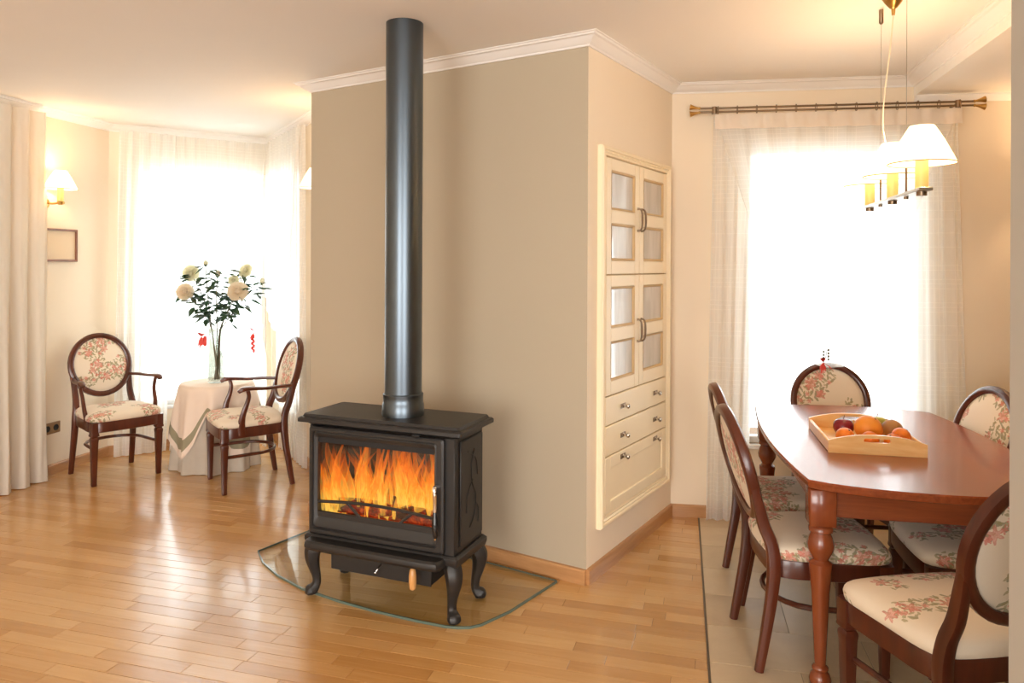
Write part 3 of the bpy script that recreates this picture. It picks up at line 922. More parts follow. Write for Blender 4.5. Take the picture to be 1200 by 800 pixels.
def flame(x, y, z0, h, R, lean, ph, wob):
    n, k = 18, 10
    v = []; f = []; uvs = []
    c0 = Vector((x, y, z0))
    for i in range(n + 1):
        t = i / n
        r = R * (t + .06) ** .38 * (1 - t) ** .85 * 1.5 + .0008
        cx = x + lean * t * t + wob * sin(ph + t * 5.2) * (t ** .8)
        cy = y + wob * .5 * cos(ph * 1.7 + t * 4.1) * t
        tw = ph + t * 2.0
        for q in range(k):
            a = 2 * pi * q / k
            ex = cos(a) * r; ey = sin(a) * r * .42
            v.append((cx + ex * cos(tw * .4) - ey * sin(tw * .4), min(.06, max(-.15, cy + ex * sin(tw * .4) * .5 + ey)), z0 + h * t))
    for i in range(n):
        for q in range(k):
            f.append((i * k + q, i * k + (q + 1) % k, (i + 1) * k + (q + 1) % k, (i + 1) * k + q))
    me = bpy.data.meshes.new('flame'); me.from_pydata(v, [], f)
    uvl = me.uv_layers.new(name='UVMap')
    for poly in me.polygons:
        for li in poly.loop_indices:
            i, q = divmod(me.loops[li].vertex_index, k)
            uvl.data[li].uv = (q / k, i / n)
    me.polygons.foreach_set('use_smooth', [True] * len(me.polygons))
    me.materials.append(M['flame'])
    link('flame', me, fire)
FL = []
for i in range(100):
    x = -.322 + .63 * (i + .5) / 100 + rf.uniform(-.015, .015)
    env = .30 + .05 * sin(x * 21 + 1.5) + (.03 if x < .0 else 0.0)
    h = env * rf.uniform(.55, 1.12)
    FL.append((x, rf.uniform(-.12, .045) if x > -.26 else rf.uniform(-.146, -.1), rf.uniform(.0, .09) if x < .05 else rf.uniform(.04, .12), min(h, .31), rf.uniform(.018, .056), rf.uniform(-.07, .07), rf.uniform(0, 6.28), rf.uniform(.01, .038)))
for a in FL: flame(*a)
def log(loc, L, r, rz, tilt, label):
    mb = MB()
    rg = []
    rr_ = random.Random(int(L * 1000))
    ph = [rr_.uniform(0, 6.28) for _ in range(4)]
    for i in range(9):
        t = i / 8 - .5
        ring = []
        for k in range(12):
            a = 2 * pi * k / 12
            q = r * (1 + .1 * sin(a * 3 + ph[0] + t * 3) + .06 * sin(a * 5 + ph[1] - t * 7)) * (1 - .25 * (abs(t) * 2) ** 6)
            ring.append((t * L, q * cos(a), q * sin(a)))
        rg.append(ring)
    o = mb.rings(rg).build('log', M['ember'])
    o.location = loc; o.rotation_euler = (0, tilt, rz)
    return tag(o, label, 'log', 'logs burning in the stove')
def sw(x, y, z): 
    return (S0.x + x * cos(SR) - y * sin(SR), S0.y + x * sin(SR) + y * cos(SR), z)
log(sw(-.155, -.078, .40), .29, .034, SR + .12, 0.03, 'charred log lying on the left half of the ember bed')
log(sw(.165, -.084, .40), .26, .036, SR - .15, -0.03, 'glowing red log lying on the right half of the ember bed')
log(sw(.02, .012, .405), .42, .034, SR + .05, 0, 'longest charred log, behind the other two in the stove')
fl = bpy.data.lights.new('fire_glow', 'POINT'); fl.energy = 1.6; fl.color = (1, .45, .12); fl.shadow_soft_size = .12
flo = bpy.data.objects.new('fire_glow', fl); COL.objects.link(flo); flo.location = sw(0, -.08, .56)

# flue pipe from stove top to ceiling
fx, fy = -.485, 3.322
flue = thing('flue_pipe', 'tall black metal flue pipe rising from the stove to the ceiling', 'pipe', (fx, fy, .8265))
MB().lathe([(.0835, .09), (.083, .12), (.083, H - .8265)], 40).build('pipe', M['pipe'], flue)
MB().lathe([(.094, 0), (.094, .012), (.0925, .05), (.0895, .056), (.0895, .085), (.0905, .089), (.0905, .094), (.086, .098)], 40).build('collar', M['pipe'], flue)

# hearth: clear glass plate with a bow front
hp = [(-1.315, 3.848), (-1.24, 3.70), (-1.12, 3.55), (-.96, 3.405), (-.76, 3.28), (-.58, 3.185), (-.40, 3.105), (-.27, 3.055), (-.215, 3.045), (-.165, 3.048), (-.12, 3.07), (.0, 3.19), (.22, 3.495), (.214, 3.51),
      (-.98, 4.265), (-1.06, 4.26)]
hearth = thing('hearth_plate', 'clear bow-fronted glass hearth plate under the black stove', 'hearth', (-.5, 3.5, 0))
mb = MB().prism(hp[::-1], .0006, .0104)
mb.f = [f for f in mb.f if len(f) > 4]
mb.shift((-.5 + 1.0, 0, 0)); mb.shift((0, -3.5, 0)).build('plate', M['hearth_glass'], hearth, smooth=0)
ring_in = inset(hp, .006)
eg = MB(); n = len(hp); v = [(x + .5, y - 3.5, z) for z in (.0006, .0104) for x, y in hp] + [(x + .5, y - 3.5, .0108) for x, y in ring_in]
eg.add(v, [(i, (i + 1) % n, n + (i + 1) % n, n + i) for i in range(n)] + [(n + i, n + (i + 1) % n, 2 * n + (i + 1) % n, 2 * n + i) for i in range(n)])
eg.build('polished_edge', M['glass_edge'], hearth, smooth=30)

# ------------------------------------------------------------------ built-in cabinet
CD = (C2 - C1).normalized()
c0 = C1 + CD * .107
cab = thing('wall_cabinet', 'tall cream built-in cabinet with glazed doors over drawers', 'cabinet', (c0.x, c0.y, .2275), atan2(CD.y, CD.x))
CZ = .2275
def K(mb, name, mat, parent=None, smooth=40, **kw):
    return mb.shift((0, 0, -CZ)).build(name, mat, parent or cab, smooth, **kw)
cw, ct = .946, 2.079
def fprof(o, yb): return o, yb
# surround: stepped moulding made as a mitred frame
lev = [((0, cw, CZ, ct), 0), ((0, cw, CZ, ct), -.022), ((.008, cw - .008, CZ + .008, ct - .008), -.030), ((.018, cw - .018, CZ + .018, ct - .018), -.030), ((.022, cw - .022, CZ + .022, ct - .022), -.022),
       ((.030, cw - .030, CZ + .030, ct - .030), -.026), ((.036, cw - .036, CZ + .036, ct - .036), -.020), ((.046, cw - .046, CZ + .046, ct - .046), -.024), ((.052, cw - .05, CZ + .05, ct - .05), -.014), ((.052, cw - .05, CZ + .05, ct - .05), 0)]
K(MB().rings([[(a, y, c), (b, y, c), (b, y, d), (a, y, d)] for (a, b, c, d), y in lev], False, False), 'surround', M['cabinet'], smooth=20)
for (a, b, c, d) in ((.019, cw - .019, CZ + .019, ct - .019), (.033, cw - .033, CZ + .033, ct - .033)):
    pass
K(MB().box(.05, cw - .05, -.006, -.001, CZ + .05, ct - .05), 'carcass', M['cabinet_line'], smooth=0)
X0, X1, XM = .056, .892, .474
def cab_door(x0, x1, z0, z1, hinge):
    y1, y0 = -.006, -.022
    st = .058
    zm = (z0 + z1) / 2; mr = .034
    mb = MB()
    mb.box(x0, x0 + st, y0, y1, z0, z1, .003); mb.box(x1 - st, x1, y0, y1, z0, z1, .003)
    for a, b in ((z0, z0 + st + .01), (zm - mr, zm + mr), (z1 - st, z1)):
        mb.box(x0 + st, x1 - st, y0, y1, a, b, .003)
    d = K(mb, 'door', M['cabinet'])
    for a, b in ((z0 + st + .01, zm - mr), (zm + mr, z1 - st)):
        K(MB().box(x0 + st - .004, x1 - st + .004, -.012, -.008, a - .004, b + .004), 'pane', M['frosted'], d, smooth=0)
        bead = [((x0 + st, x1 - st, a, b), -.0225), ((x0 + st + .008, x1 - st - .008, a + .008, b - .008), -.020), ((x0 + st + .012, x1 - st - .012, a + .012, b - .012), -.0125)]
        K(MB().rings([[(p, y, r), (q, y, r), (q, y, s), (p, y, s)] for (p, q, r, s), y in bead], False, False), 'glazing_bead', M['cabinet_line'], d, smooth=0)
    hx_ = x1 - .022 if hinge == 'l' else x0 + .022
    hm = MB().tube([(hx_, -.022, zm - .058), (hx_, -.036, zm - .056), (hx_, -.046, zm - .042), (hx_, -.049, zm), (hx_, -.046, zm + .042), (hx_, -.036, zm + .056), (hx_, -.022, zm + .058)], [.007, .005, .005, .0062, .005, .005, .007], 8, smooth=4)
    K(hm, 'handle', M['bronze'], d)
g = .0025
for z0, z1 in ((1.453, 2.025), (.858, 1.448)):
    cab_door(X0, XM - g, z0, z1, 'l'); cab_door(XM + g, X1, z0, z1, 'r')
def knob(x, z, parent):
    K(MB().lathe([(.011, 0), (.011, .003), (.0055, .008), (.0055, .018), (.012, .024), (.0135, .03), (.010, .036), (.003, .038)], 14).xf(Matrix.Rotation(pi / 2, 4, 'X')).shift((x, -.022, z)), 'knob', M['pewter'], parent)
    K(MB().box(x - .03, x + .03, -.0245, -.0215, z - .012, z + .012, .001), 'knob_plate', M['bronze'], parent)
for z0, z1 in ((.714, .852), (.563, .708)):
    d = K(MB().box(X0, X1, -.022, -.006, z0, z1, .004), 'drawer', M['cabinet'])
    for t in (.25, .79): knob(X0 + (X1 - X0) * t, (z0 + z1) / 2, d)
z0, z1 = .282, .557
d = K(MB().box(X0, X0 + .06, -.022, -.006, z0, z1, .003).box(X1 - .06, X1, -.022, -.006, z0, z1, .003).box(X0 + .06, X1 - .06, -.022, -.006, z0, z0 + .055, .003).box(X0 + .06, X1 - .06, -.022, -.006, z1 - .06, z1, .003), 'drawer', M['cabinet'])
K(MB().box(X0 + .055, X1 - .055, -.013, -.007, z0 + .05, z1 - .055), 'drawer_panel', M['cabinet'], d, smooth=0)
for t in (.25, .79): knob(X0 + (X1 - X0) * t, z1 - .03, d)

# ------------------------------------------------------------------ chairs
seat_poly = chaikin([(-.246, .212), (-.12, .232), (.12, .232), (.246, .212), (.228, .0), (.218, -.165), (.165, -.218), (-.165, -.218), (-.218, -.165), (-.228, .0)], 2)
def ring_at(sc, z): return [(x * sc, y * sc, z) for x, y in seat_poly]
RZ, RW, RH, TILT = .752, .198, .208, .27
def by(z): return -.207 - TILT * max(0, z - .45)
def mk(name, mb, mat, smooth=40): return mb.mesh(name, mat, smooth)
CH = {}
CH['seat'] = mk('seat', MB().rings([ring_at(.96, .425), ring_at(.995, .43), ring_at(1.008, .448), ring_at(.99, .464), ring_at(.93, .476), ring_at(.78, .485), ring_at(.5, .49), ring_at(.2, .4915)]), M['floral_seat'], 60)
CH['seat_rail'] = mk('seat_rail', MB().rings([ring_at(.955, .355), ring_at(.975, .358), ring_at(.98, .42), ring_at(.97, .4255)]), M['mahogany'])
def fl_mesh():
    mb = MB()
    prof = [(.026, .425), (.026, .352), (.0265, .348), (.0285, .342), (.0285, .336), (.022, .332), (.019, .326), (.0245, .318), (.0255, .31), (.023, .29), (.0155, .02), (.0165, .012), (.0145, .0)]
    mb.lathe(prof[::-1], 16, sq=6)
    return mk('front_leg', mb, M['mahogany'], 35)
CH['front_leg'] = fl_mesh()
def rear(sx):
    pts = [(sx * .206, -.256, 0), (sx * .203, -.232, .14), (sx * .199, -.210, .28), (sx * .196, -.2, .40), (sx * .190, -.208, .48), (sx * .185, by(.55), .55), (sx * .188, by(.63), .63), (sx * .199, by(.72), .72)]
    rr = [(.0165, .017), (.0185, .020), (.0205, .0225), (.022, .026), (.021, .024), (.0195, .023), (.0175, .021), (.012, .014)]
    return mk('rear_leg', MB().tube(pts, rr, 12, sq=3.2, up=(1, 0, 0), smooth=4), M['mahogany'])
CH['rear_l'] = rear(-1); CH['rear_r'] = rear(1)
def rim():
    pts = []
    for i in range(40):
        a = 2 * pi * i / 40
        z = RZ + RH * sin(a)
        pts.append((RW * cos(a), by(z), z))
    return mk('back_rim', MB().tube(pts, (.0225, .0195), 10, closed=True, sq=2.8, up=(0, 1, TILT)), M['mahogany'])
CH['back_rim'] = rim()
def pad():
    rings = []
    nrm = Vector((0, 1, TILT)).normalized()
    for e, o in ((.2, .026), (.55, .023), (.8, .016), (.93, .007), (.945, 0), (.93, -.005), (.8, -.012), (.55, -.016), (.2, -.018)):
        r = []
        for i in range(32):
            a = 2 * pi * i / 32
            z = RZ + RH * e * sin(a)
            q = Vector((RW * e * cos(a), by(RZ) - TILT * (z - RZ), z)) + nrm * o
            r.append(tuple(q))
        rings.append(r)
    return mk('back_pad', MB().rings(rings), M['floral_back'], 70)
CH['back_pad'] = pad()
def hoop():
    pts = [(-.205, .19, .235)]
    for i in range(13):
        a = pi + pi * i / 12
        pts.append((.186 * cos(a), -.02 + .165 * sin(a), .235))
    pts.append((.205, .19, .235))
    return mk('stretcher', MB().tube(pts, (.0105, .0095), 8, sq=3, up=(0, 0, 1)), M['mahogany'])
CH['stretcher'] = hoop()
def arm(sx):
    zt = .668
    pts = [(sx * .19, by(zt) + .005, zt), (sx * .222, -.16, zt + .004), (sx * .244, -.06, zt + .004), (sx * .252, .03, zt + .012), (sx * .256, .085, zt + .010), (sx * .257, .115, zt - .006)]
    rr = [(.011, .013), (.011, .015), (.011, .018), (.013, .022), (.016, .024), (.010, .016)]
    return mk('armrest', MB().tube(pts, rr, 10, sq=2.6, up=(0, 0, 1), smooth=4), M['mahogany'])
def arm_post(sx):
    pts = [(sx * .222, .085, .375), (sx * .226, .088, .43), (sx * .236, .082, .50), (sx * .238, .055, .58), (sx * .246, .045, .63), (sx * .251, .055, .672)]
    rr = [(.013, .027), (.013, .026), (.012, .02), (.011, .015), (.011, .0135), (.011, .013)]
    return mk('arm_support', MB().tube(pts, rr, 10, sq=2.8, up=(1, 0, 0), smooth=4), M['mahogany'])
CH['arms'] = [arm(-1), arm(1)]; CH['posts'] = [arm_post(-1), arm_post(1)]

def make_chair(name, label, group, loc, face, arms):
    """face: direction the chair looks to, degrees from +X"""
    t = thing(name, label, 'chair', (loc[0], loc[1], .0006), radians(face - 90), group)
    for k in ('seat', 'seat_rail', 'back_rim', 'back_pad', 'stretcher'): link(k, CH[k], t)
    for sx in (-1, 1):
        o = link('front_leg', CH['front_leg'], t); o.location = (sx * .213, .19, 0)
    link('rear_leg', CH['rear_l'], t); link('rear_leg', CH['rear_r'], t)
    if arms:
        for q in CH['arms']: link('armrest', q, t)
        for q in CH['posts']: link('arm_support', q, t)
    return t
GA, GD = 'armchairs around the small round table', 'dining chairs around the dining table'
make_chair('armchair', 'mahogany armchair with round floral back beside the left wall', GA, (-2.80, 5.255), -41, True)
make_chair('armchair', 'mahogany armchair seen side-on, right of the small cloth-covered table', GA, (-1.815, 5.08), 213.5, True)
TV = Vector((.191, .982)); TU = Vector((.982, -.191))
def dch(label, loc, face, sz=.965):
    t = make_chair('dining_chair', label, GD, loc, face, False)
    t.scale = (1, 1, sz)
    return t
FU, FV = -11.0, 79.0
def from_rear(rx, ry, face):      # place by the middle of the seat's rear edge
    a = radians(face); return (rx + .205 * cos(a), ry + .205 * sin(a))
dch('dining chair at the far table end, facing the viewer before the window', (1.755, 3.93), FV + 180)
dch('nearer of the two dining chairs on the left side of the table', from_rear(.985, 2.945, FU + 7), FU + 7)
dch('farther of the two dining chairs on the left side, nearest the sheer curtain', from_rear(1.095, 3.48, FU + 4), FU + 4)
dch('dining chair with its back high beyond the table, right of the fruit tray', from_rear(2.10, 3.42, 181), 181)
dch('dining chair tucked under the table, only its pale seat showing below the apron', from_rear(1.965, 2.83, FU + 180), FU + 180)
dch('nearest dining chair, its large floral seat turned away from the viewer', (1.335, 2.25), 100, 1.0)

# ------------------------------------------------------------------ dining table
tab = thing('dining_table', 'polished cherry wood dining table with curved edges and turned legs', 'table', (1.595, 3.205, .0006), radians(-11))
def half_outline(sgn):
    pts = []
    hl, wm, we, bulge = .70, .478, .43, .095
    nside = 10
    for i in range(nside + 1):                       # right side from the middle to the end
        y = hl * i / nside; pts.append((we + (wm - we) * (1 - (y / hl) ** 2), y))
    nend = 14
    for i in range(1, nend):
        x = we * (1 - 2 * i / nend)
        pts.append((x, hl + bulge * (1 - (x / we) ** 2) ** .8))
    for i in range(nside, -1, -1):
        y = hl * i / nside; pts.append((-(we + (wm - we) * (1 - (y / hl) ** 2)), y))
    if sgn < 0: pts = [(-x, -y) for x, y in pts]
    return pts
for sgn in (1, -1):
    o = half_outline(sgn)
    o = [(x, y + sgn * .0008) for x, y in o]
    mb = MB()
    def off(d): return [(x * (1 - d / .45), (y if abs(y) < .01 else y * (1 - d / .78))) for x, y in o]
    mb.rings([[(x, y, .714) for x, y in off(.022)], [(x, y, .720) for x, y in off(.008)], [(x, y, .730) for x, y in off(.003)], [(x, y, .744) for x, y in o], [(x, y, .7495) for x, y in off(.005)]])
    mb.build('tabletop', M['cherry'], tab, smooth=28)
for x0, x1, y0, y1 in ((-.332, .332, -.668, -.643), (-.332, .332, .643, .668), (-.38, -.355, -.60, .60), (.355, .38, -.60, .60)):
    MB().box(x0, x1, y0, y1, .612, .7135, .004).build('apron', M['cherry_rail' if y1 - y0 < .1 else 'cherry'], tab)
legp = [(.026, 0), (.034, .012), (.038, .03), (.032, .05), (.022, .06), (.028, .066), (.028, .074), (.019, .082), (.0205, .10), (.0245, .20), (.031, .34), (.0385, .42), (.040, .432), (.040, .444), (.031, .45), (.026, .456), (.032, .468), (.044, .492), (.046, .51), (.040, .535), (.032, .552), (.042, .558), (.042, .572), (.036, .578), (.04, .584)]
for sx in (-1, 1):
    for sy in (-1, 1):
        mb = MB().lathe(legp, 24).box(-.045, .045, -.045, .045, .582, .7135, .004)
        o = mb.build('leg', M['cherry_leg'], tab, smooth=50); o.location = (sx * .375, sy * .648, 0)

# tray and fruit
tr = thing('serving_tray', 'pale wooden tray with handle slots holding fruit on the table', 'tray', (1.50, 3.16, .7505), radians(-12.5))
def end_board():
    bm = bmesh.new()
    W, h0, h1 = .182, .05, .078
    out = [(-W, 0), (W, 0), (W, h0)]
    for i in range(1, 12):
        x = W - 2 * W * i / 12
        out.append((x, h0 + (h1 - h0) * (1 - (abs(x) / W) ** 2.2)))
    out.append((-W, h0))
    hole = [(x, z) for x, z in rrect(-.05, .05, .048, .064, .0078, 4)]
    es = []
    for loop in (out, hole):
        vs = [bm.verts.new((x, 0, z)) for x, z in loop]
        for i in range(len(vs)): es.append(bm.edges.new((vs[i - 1], vs[i])))
    r = bmesh.ops.triangle_fill(bm, edges=es, use_beauty=True)
    fs = list(bm.faces)
    e = bmesh.ops.extrude_face_region(bm, geom=fs)
    bmesh.ops.translate(bm, vec=(0, .012, 0), verts=[v for v in e['geom'] if isinstance(v, bmesh.types.BMVert)])
    bmesh.ops.recalc_face_normals(bm, faces=bm.faces)
    me = bpy.data.meshes.new('end_board'); bm.to_mesh(me); bm.free()
    me.materials.append(M['tray']); return me
eb = end_board()
for y in (-.228, .216):
    o = link('end_board', eb, tr); o.location = (0, y, 0)
for sx in (-1, 1):
    x = sx * .175
    MB().box(x - .0065, x + .0065, -.2155, .2155, 0, .046, .004).build('side_board', M['tray'], tr)
MB().box(-.168, .168, -.2155, .2155, 0.001, .009).build('tray_base', M['tray'], tr, smooth=0)
TZ = .7505 + .0095
def fruit(name, label, x, y, r, mat, group, stretch=(1, 1, 1), apple=False, rot=(0, 0, 0)):
    t = thing(name, label, 'fruit', (x, y, TZ), 0, group)
    def fn(d):
        m_ = 1.0
        if apple:
            pole = abs(d.z); m_ = 1.02 - .28 * max(0, pole - .72) ** 1.2 / .2 * .5
        return m_
    rs = (r * stretch[0], r * stretch[1], r * stretch[2])
    hz = min(rs)
    mb = MB().blob((0, 0, 0), rs, 24, 16, fn)
    b = mb.build('skin', mat, t, smooth=80)
    b.location = (0, 0, rs[2] if not any(rot) else max(rs) * .985); b.rotation_euler = rot
    if apple:
        s = MB().tube([(0, 0, r * .72), (.001, 0, r * .9), (.004, 0, r * 1.15)], .0018, 6).build('stem', M['stem_brown'], b)
    else:
        s = MB().blob((0, 0, rs[2] * .985), (.0045, .0045, .0025), 8, 5).build('stem_button', M['stem_brown'], b)
    return t
GO = 'small oranges in the wooden tray'
fruit('orange', 'orange at the left front corner of the tray', 1.378, 3.06, .037, M['orange'], GO, (1, 1, .94), rot=(.5, .3, 0))
fruit('orange', 'orange in front of the grapefruit, just above the tray handle slot', 1.457, 3.012, .035, M['orange'], GO, (1, 1, .95), rot=(-.5, .2, 0))
fruit('orange', 'lowest orange, mostly hidden behind the front tray board, right of the slot', 1.538, 2.99, .033, M['orange'], GO, (1, 1, .95), rot=(.3, -.5, 0))
fruit('orange', 'orange at the right end of the fruit, against the tray side', 1.607, 3.055, .038, M['orange'], GO, (1, 1, .93), rot=(.2, .6, 0))
fruit('grapefruit', 'largest fruit of the tray, a pale orange grapefruit in the middle', 1.502, 3.118, .055, M['grapefruit'], None, (1.05, 1, .95), rot=(.4, .4, 0))
fruit('apple', 'dark red apple left of the big grapefruit', 1.448, 3.232, .042, M['plum'], None, (1, 1, .95), True)
fruit('apple', 'yellow-green apple at the back of the tray', 1.622, 3.29, .041, M['green_apple'], None, (1, 1, .95), True)
fruit('pear', 'russet brown pear lying right of the grapefruit', 1.628, 3.172, .042, M['kiwi'], None, (1.05, 1, .98))

# ------------------------------------------------------------------ pendant lamp
pn = Vector((1.415, 2.563)); pf = Vector((1.589, 3.296)); pm = (pn + pf) / 2
pa = atan2((pf - pn).y, (pf - pn).x)
pl = thing('pendant_lamp', 'three-shade pendant lamp on a flat metal bar hanging over the dining table', 'lamp', (pm.x, pm.y, H), pa)
ZB = 1.763 - H
hl = (pf - pn).length / 2
MB().box(-hl - .05, hl + .045, -.022, .022, ZB - .006, ZB + .006, .002).build('bar', M['nickel'], pl)
def cone_shade(r0, r1, h, n=48):
    v = []; f = []
    for (r, z) in ((r0, 0), (r0 * .78 + r1 * .22, h * .24), (r0 * .45 + r1 * .55, h * .6), (r1, h), (r1 - .002, h), (r0 * .45 + r1 * .55 - .002, h * .6), (r0 * .78 + r1 * .22 - .002, h * .24), (r0 - .002, 0)):
        for k in range(n):
            a = 2 * pi * k / n; q = r * (1 + (.004 if k % 2 else -.004))
            v.append((q * cos(a), q * sin(a), z))
    m_ = 8
    for i in range(m_):
        j = (i + 1) % m_
        for k in range(n): f.append((i * n + k, i * n + (k + 1) % n, j * n + (k + 1) % n, j * n + k))
    return MB().add(v, f)
shade_me = cone_shade(.107, .039, .130).mesh('lamp_shade', M['shade'], 60)
trim_me = MB().tube([(.1075 * cos(2 * pi * k / 40), .1075 * sin(2 * pi * k / 40), 0) for k in range(40)], .0018, 6, closed=True).mesh('shade_trim', M['brass'])
candle_me = MB().lathe([(.021, 0), (.021, .105), (.016, .107)], 20).mesh('candle_sleeve', M['candle'])
bulb_me = MB().lathe([(.008, 0), (.016, .02), (.018, .035), (.012, .055), (.003, .068)], 14).mesh('bulb', M['bulb'])
def lamp_head(parent, x, y, z, power, zs):
    o = link('candle_sleeve', candle_me, parent); o.location = (x, y, z)
    o = link('lamp_shade', shade_me, parent); o.location = (x, y, z + zs)
    q = link('shade_trim', trim_me, o)
    b = link('bulb', bulb_me, parent); b.location = (x, y, z + .1065)
    l = bpy.data.lights.new('bulb_light', 'POINT'); l.energy = power; l.color = (1.0, .66, .37); l.shadow_soft_size = .03
    lo = bpy.data.objects.new('bulb_light', l); COL.objects.link(lo); lo.parent = parent; lo.location = (x, y, z + .19)
for x in (-hl, 0, hl):
    lamp_head(pl, x, 0, ZB + .006, 8.5, .085)
    MB().lathe([(.017, -.02), (.017, -.0065)], 16).shift((x, 0, ZB)).build('bar_knob', M['bronze'], pl)
for x in (-hl / 2, hl / 2):
    MB().tube([(x, 0, ZB + .006), (x, 0, ZB + .16)], .004, 8).build('rod', M['bronze'], pl)
    MB().lathe([(.008, -.016), (.008, -.0065)], 10).shift((x, 0, ZB)).build('rod_nut', M['bronze'], pl)
    MB().tube([(x, 0, ZB + .155), (x, 0, -.05)], .0011, 6).build('suspension_wire', M['nickel'], pl)
    MB().lathe([(.004, -.062), (.009, -.055), (.009, 0)], 12).shift((x, 0, 0)).build('wire_anchor', M['bronze'], pl)
MB().lathe([(.006, -.085), (.008, -.06), (.014, -.056), (.03, -.036), (.045, -.012), (.05, 0)], 24).build('ceiling_canopy', M['brass'], pl)
MB().tube([(0, 0, -.08), (-.004, .012, -.22), (.004, .03, -.4), (.01, .034, -.52), (.004, .02, -.62), (0, 0, ZB + .08)], .0028, 8, smooth=8).build('cord', M['cord_white'], pl)

# ------------------------------------------------------------------ wall sconces
def sconce(label, p, n, z, power=7.0):
    s = thing('wall_sconce', label, 'lamp', (p.x, p.y, z), atan2(n.y, n.x), 'brass wall sconces')
    MB().lathe([(.032, 0), (.032, .006), (.024, .012), (.012, .016)], 20).xf(Matrix.Rotation(pi / 2, 4, 'Y')).build('backplate', M['brass'], s)
    MB().tube([(.012, 0, 0), (.06, 0, -.004), (.125, 0, 0)], (.007, .007), 10, smooth=5).tube([(.12, 0, 0), (.15, 0, 0)], .009, 10).build('arm', M['brass'], s)
    MB().lathe([(.012, -.014), (.02, -.008), (.023, .006), (.018, .01)], 16).shift((.122, 0, 0)).build('cup', M['brass'], s)
    lamp_head(s, .122, 0, .010, power, .085)
ln_ = rn(LD); rnn = rn(RD)
sconce('lit brass wall sconce with ivory shade above the small picture', LB - LD * .595, ln_, 1.915)
sconce('lit wall sconce half hidden behind the tan wall edge', APEX + RD * 1.74, rnn, 1.905)
sconce('lit wall sconce beyond the right end of the curtain rod', C2 + WD * 2.16, rn(WD), 1.86, 16.0)

# picture and socket on the left wall
def on_left(name, label, cat, s, z):
    p = LB - LD * s
    return thing(name, label, cat, (p.x + ln_.x * .001, p.y + ln_.y * .001, z), atan2(LD.y, LD.x) + pi)
pic = on_left('picture_frame', 'small square picture in a thin brown frame below the sconce', 'picture', .475, 1.505)
lev = [((-.15, .15, 0, .235), .0), ((-.15, .15, 0, .235), .016), ((-.146, .146, .004, .231), .02), ((-.136, .136, .014, .221), .018), ((-.134, .134, .016, .219), .010), ((-.134, .134, .016, .219), .0)]
MB().rings([[(a, y, c), (b, y, c), (b, y, d), (a, y, d)] for (a, b, c, d), y in lev], False, False).build('frame', M['frame_brown'], pic, smooth=0)
MB().box(-.134, .134, .001, .007, .016, .219).build('print', M['paper'], pic, smooth=0)
so = on_left('wall_socket', 'bronze double wall socket low on the left wall', 'socket', .545, .287)
MB().box(-.078, .078, 0, .009, 0, .08, .003).build('plate', M['socket'], so)
for x in (-.037, .037):
    MB().lathe([(.0215, 0), (.0215, .003), (.018, .003), (.017, .0005)], 20).xf(Matrix.Rotation(-pi / 2, 4, 'X')).shift((x, .009, .04)).build('outlet', M['iron_dark'], so)

# ------------------------------------------------------------------ curtains
def wp(a, d, s, off, z):
    n = rn(d); return (a.x + d.x * s + n.x * off, a.y + d.y * s + n.y * off, z)
def panel(name, label, a, d, t0, t1, b0, b1, ztop, zbot, off, amp, folds, mat, group=None, seed=1, hem=None, pinch=None, parent=None, flare=0.0, cat='curtain'):
    """hanging cloth: t0..t1 at the top, b0..b1 at the bottom; hem(u) may lift the lower edge; pinch=(z, s, width)"""
    r = random.Random(seed); ph = [r.uniform(0, 6.28) for _ in range(3)]
    def fn(u, v):
        zb = hem(u) if hem else zbot
        z = ztop + (zb - ztop) * v
        s = (t0 + (t1 - t0) * u) * (1 - v) + (b0 + (b1 - b0) * u) * v
        if pinch:
            zp, sp, wd = pinch
            k = math.exp(-((z - zp) / wd) ** 2)
            s = s * (1 - .62 * k) + sp * .62 * k
        am = amp * (.75 + .25 * sin(ph[0] + 5 * v)) * (.8 + .5 * v)
        w = sin(2 * pi * folds * u + ph[1] + .8 * sin(3 * v + ph[2]) + .5 * sin(7 * u + ph[0])) + .35 * sin(4 * pi * folds * u + ph[2])
        return wp(a, d, s, off + am * w + flare * v, z)
    nu = max(24, int(folds * 14))
    o = sheet(name, fn, nu, 30, mat, parent)
    if label: tag(o, label, cat, group)
    return o
G1 = 'sheer curtains in the bay'
CT = H - .054
# bay, left window
panel('sheer_curtain', 'sheer curtain panel falling to the floor behind the left armchair', LB, BD, .06, .46, .03, .40, CT, .006, .12, .018, 5, M['sheer_dense'], G1, 2)
def hemA(u): return .93 + .75 * abs((u - .50) / .5) ** 2.6
panel('sheer_curtain', 'looped-up sheer curtain across the bright window behind the peonies', LB, BD, .30, 1.20, .40, 1.08, CT, .9, .09, .013, 11, M['sheer'], G1, 5, hem=hemA)
panel('sheer_curtain', 'sheer panel gathered under the left red flower clip', LB, BD, .50, .82, .42, .86, .99, .006, .135, .016, 5, M['sheer_dense'], G1, 8, pinch=(.90, .653, .10))
# bay, right window
def hemB(u): return .95 + .7 * abs((u - .42) / .58) ** 2.4
panel('sheer_curtain', 'looped-up sheer curtain on the bay window beside the tan wall', APEX, RD, .04, 1.12, .10, .96, CT, .9, .07, .012, 12, M['sheer'], G1, 13, hem=hemB)
panel('sheer_curtain', 'sheer curtain panel falling to the floor behind the right armchair', APEX, RD, .42, 1.16, .46, 1.24, CT, .006, .04, .012, 9, M['sheer_dense'], G1, 21)
panel('sheer_curtain', 'sheer panel gathered under the right red flower clip', APEX, RD, .05, .36, .04, .42, .99, .006, .14, .016, 5, M['sheer_dense'], G1, 31, pinch=(.90, .15, .10))
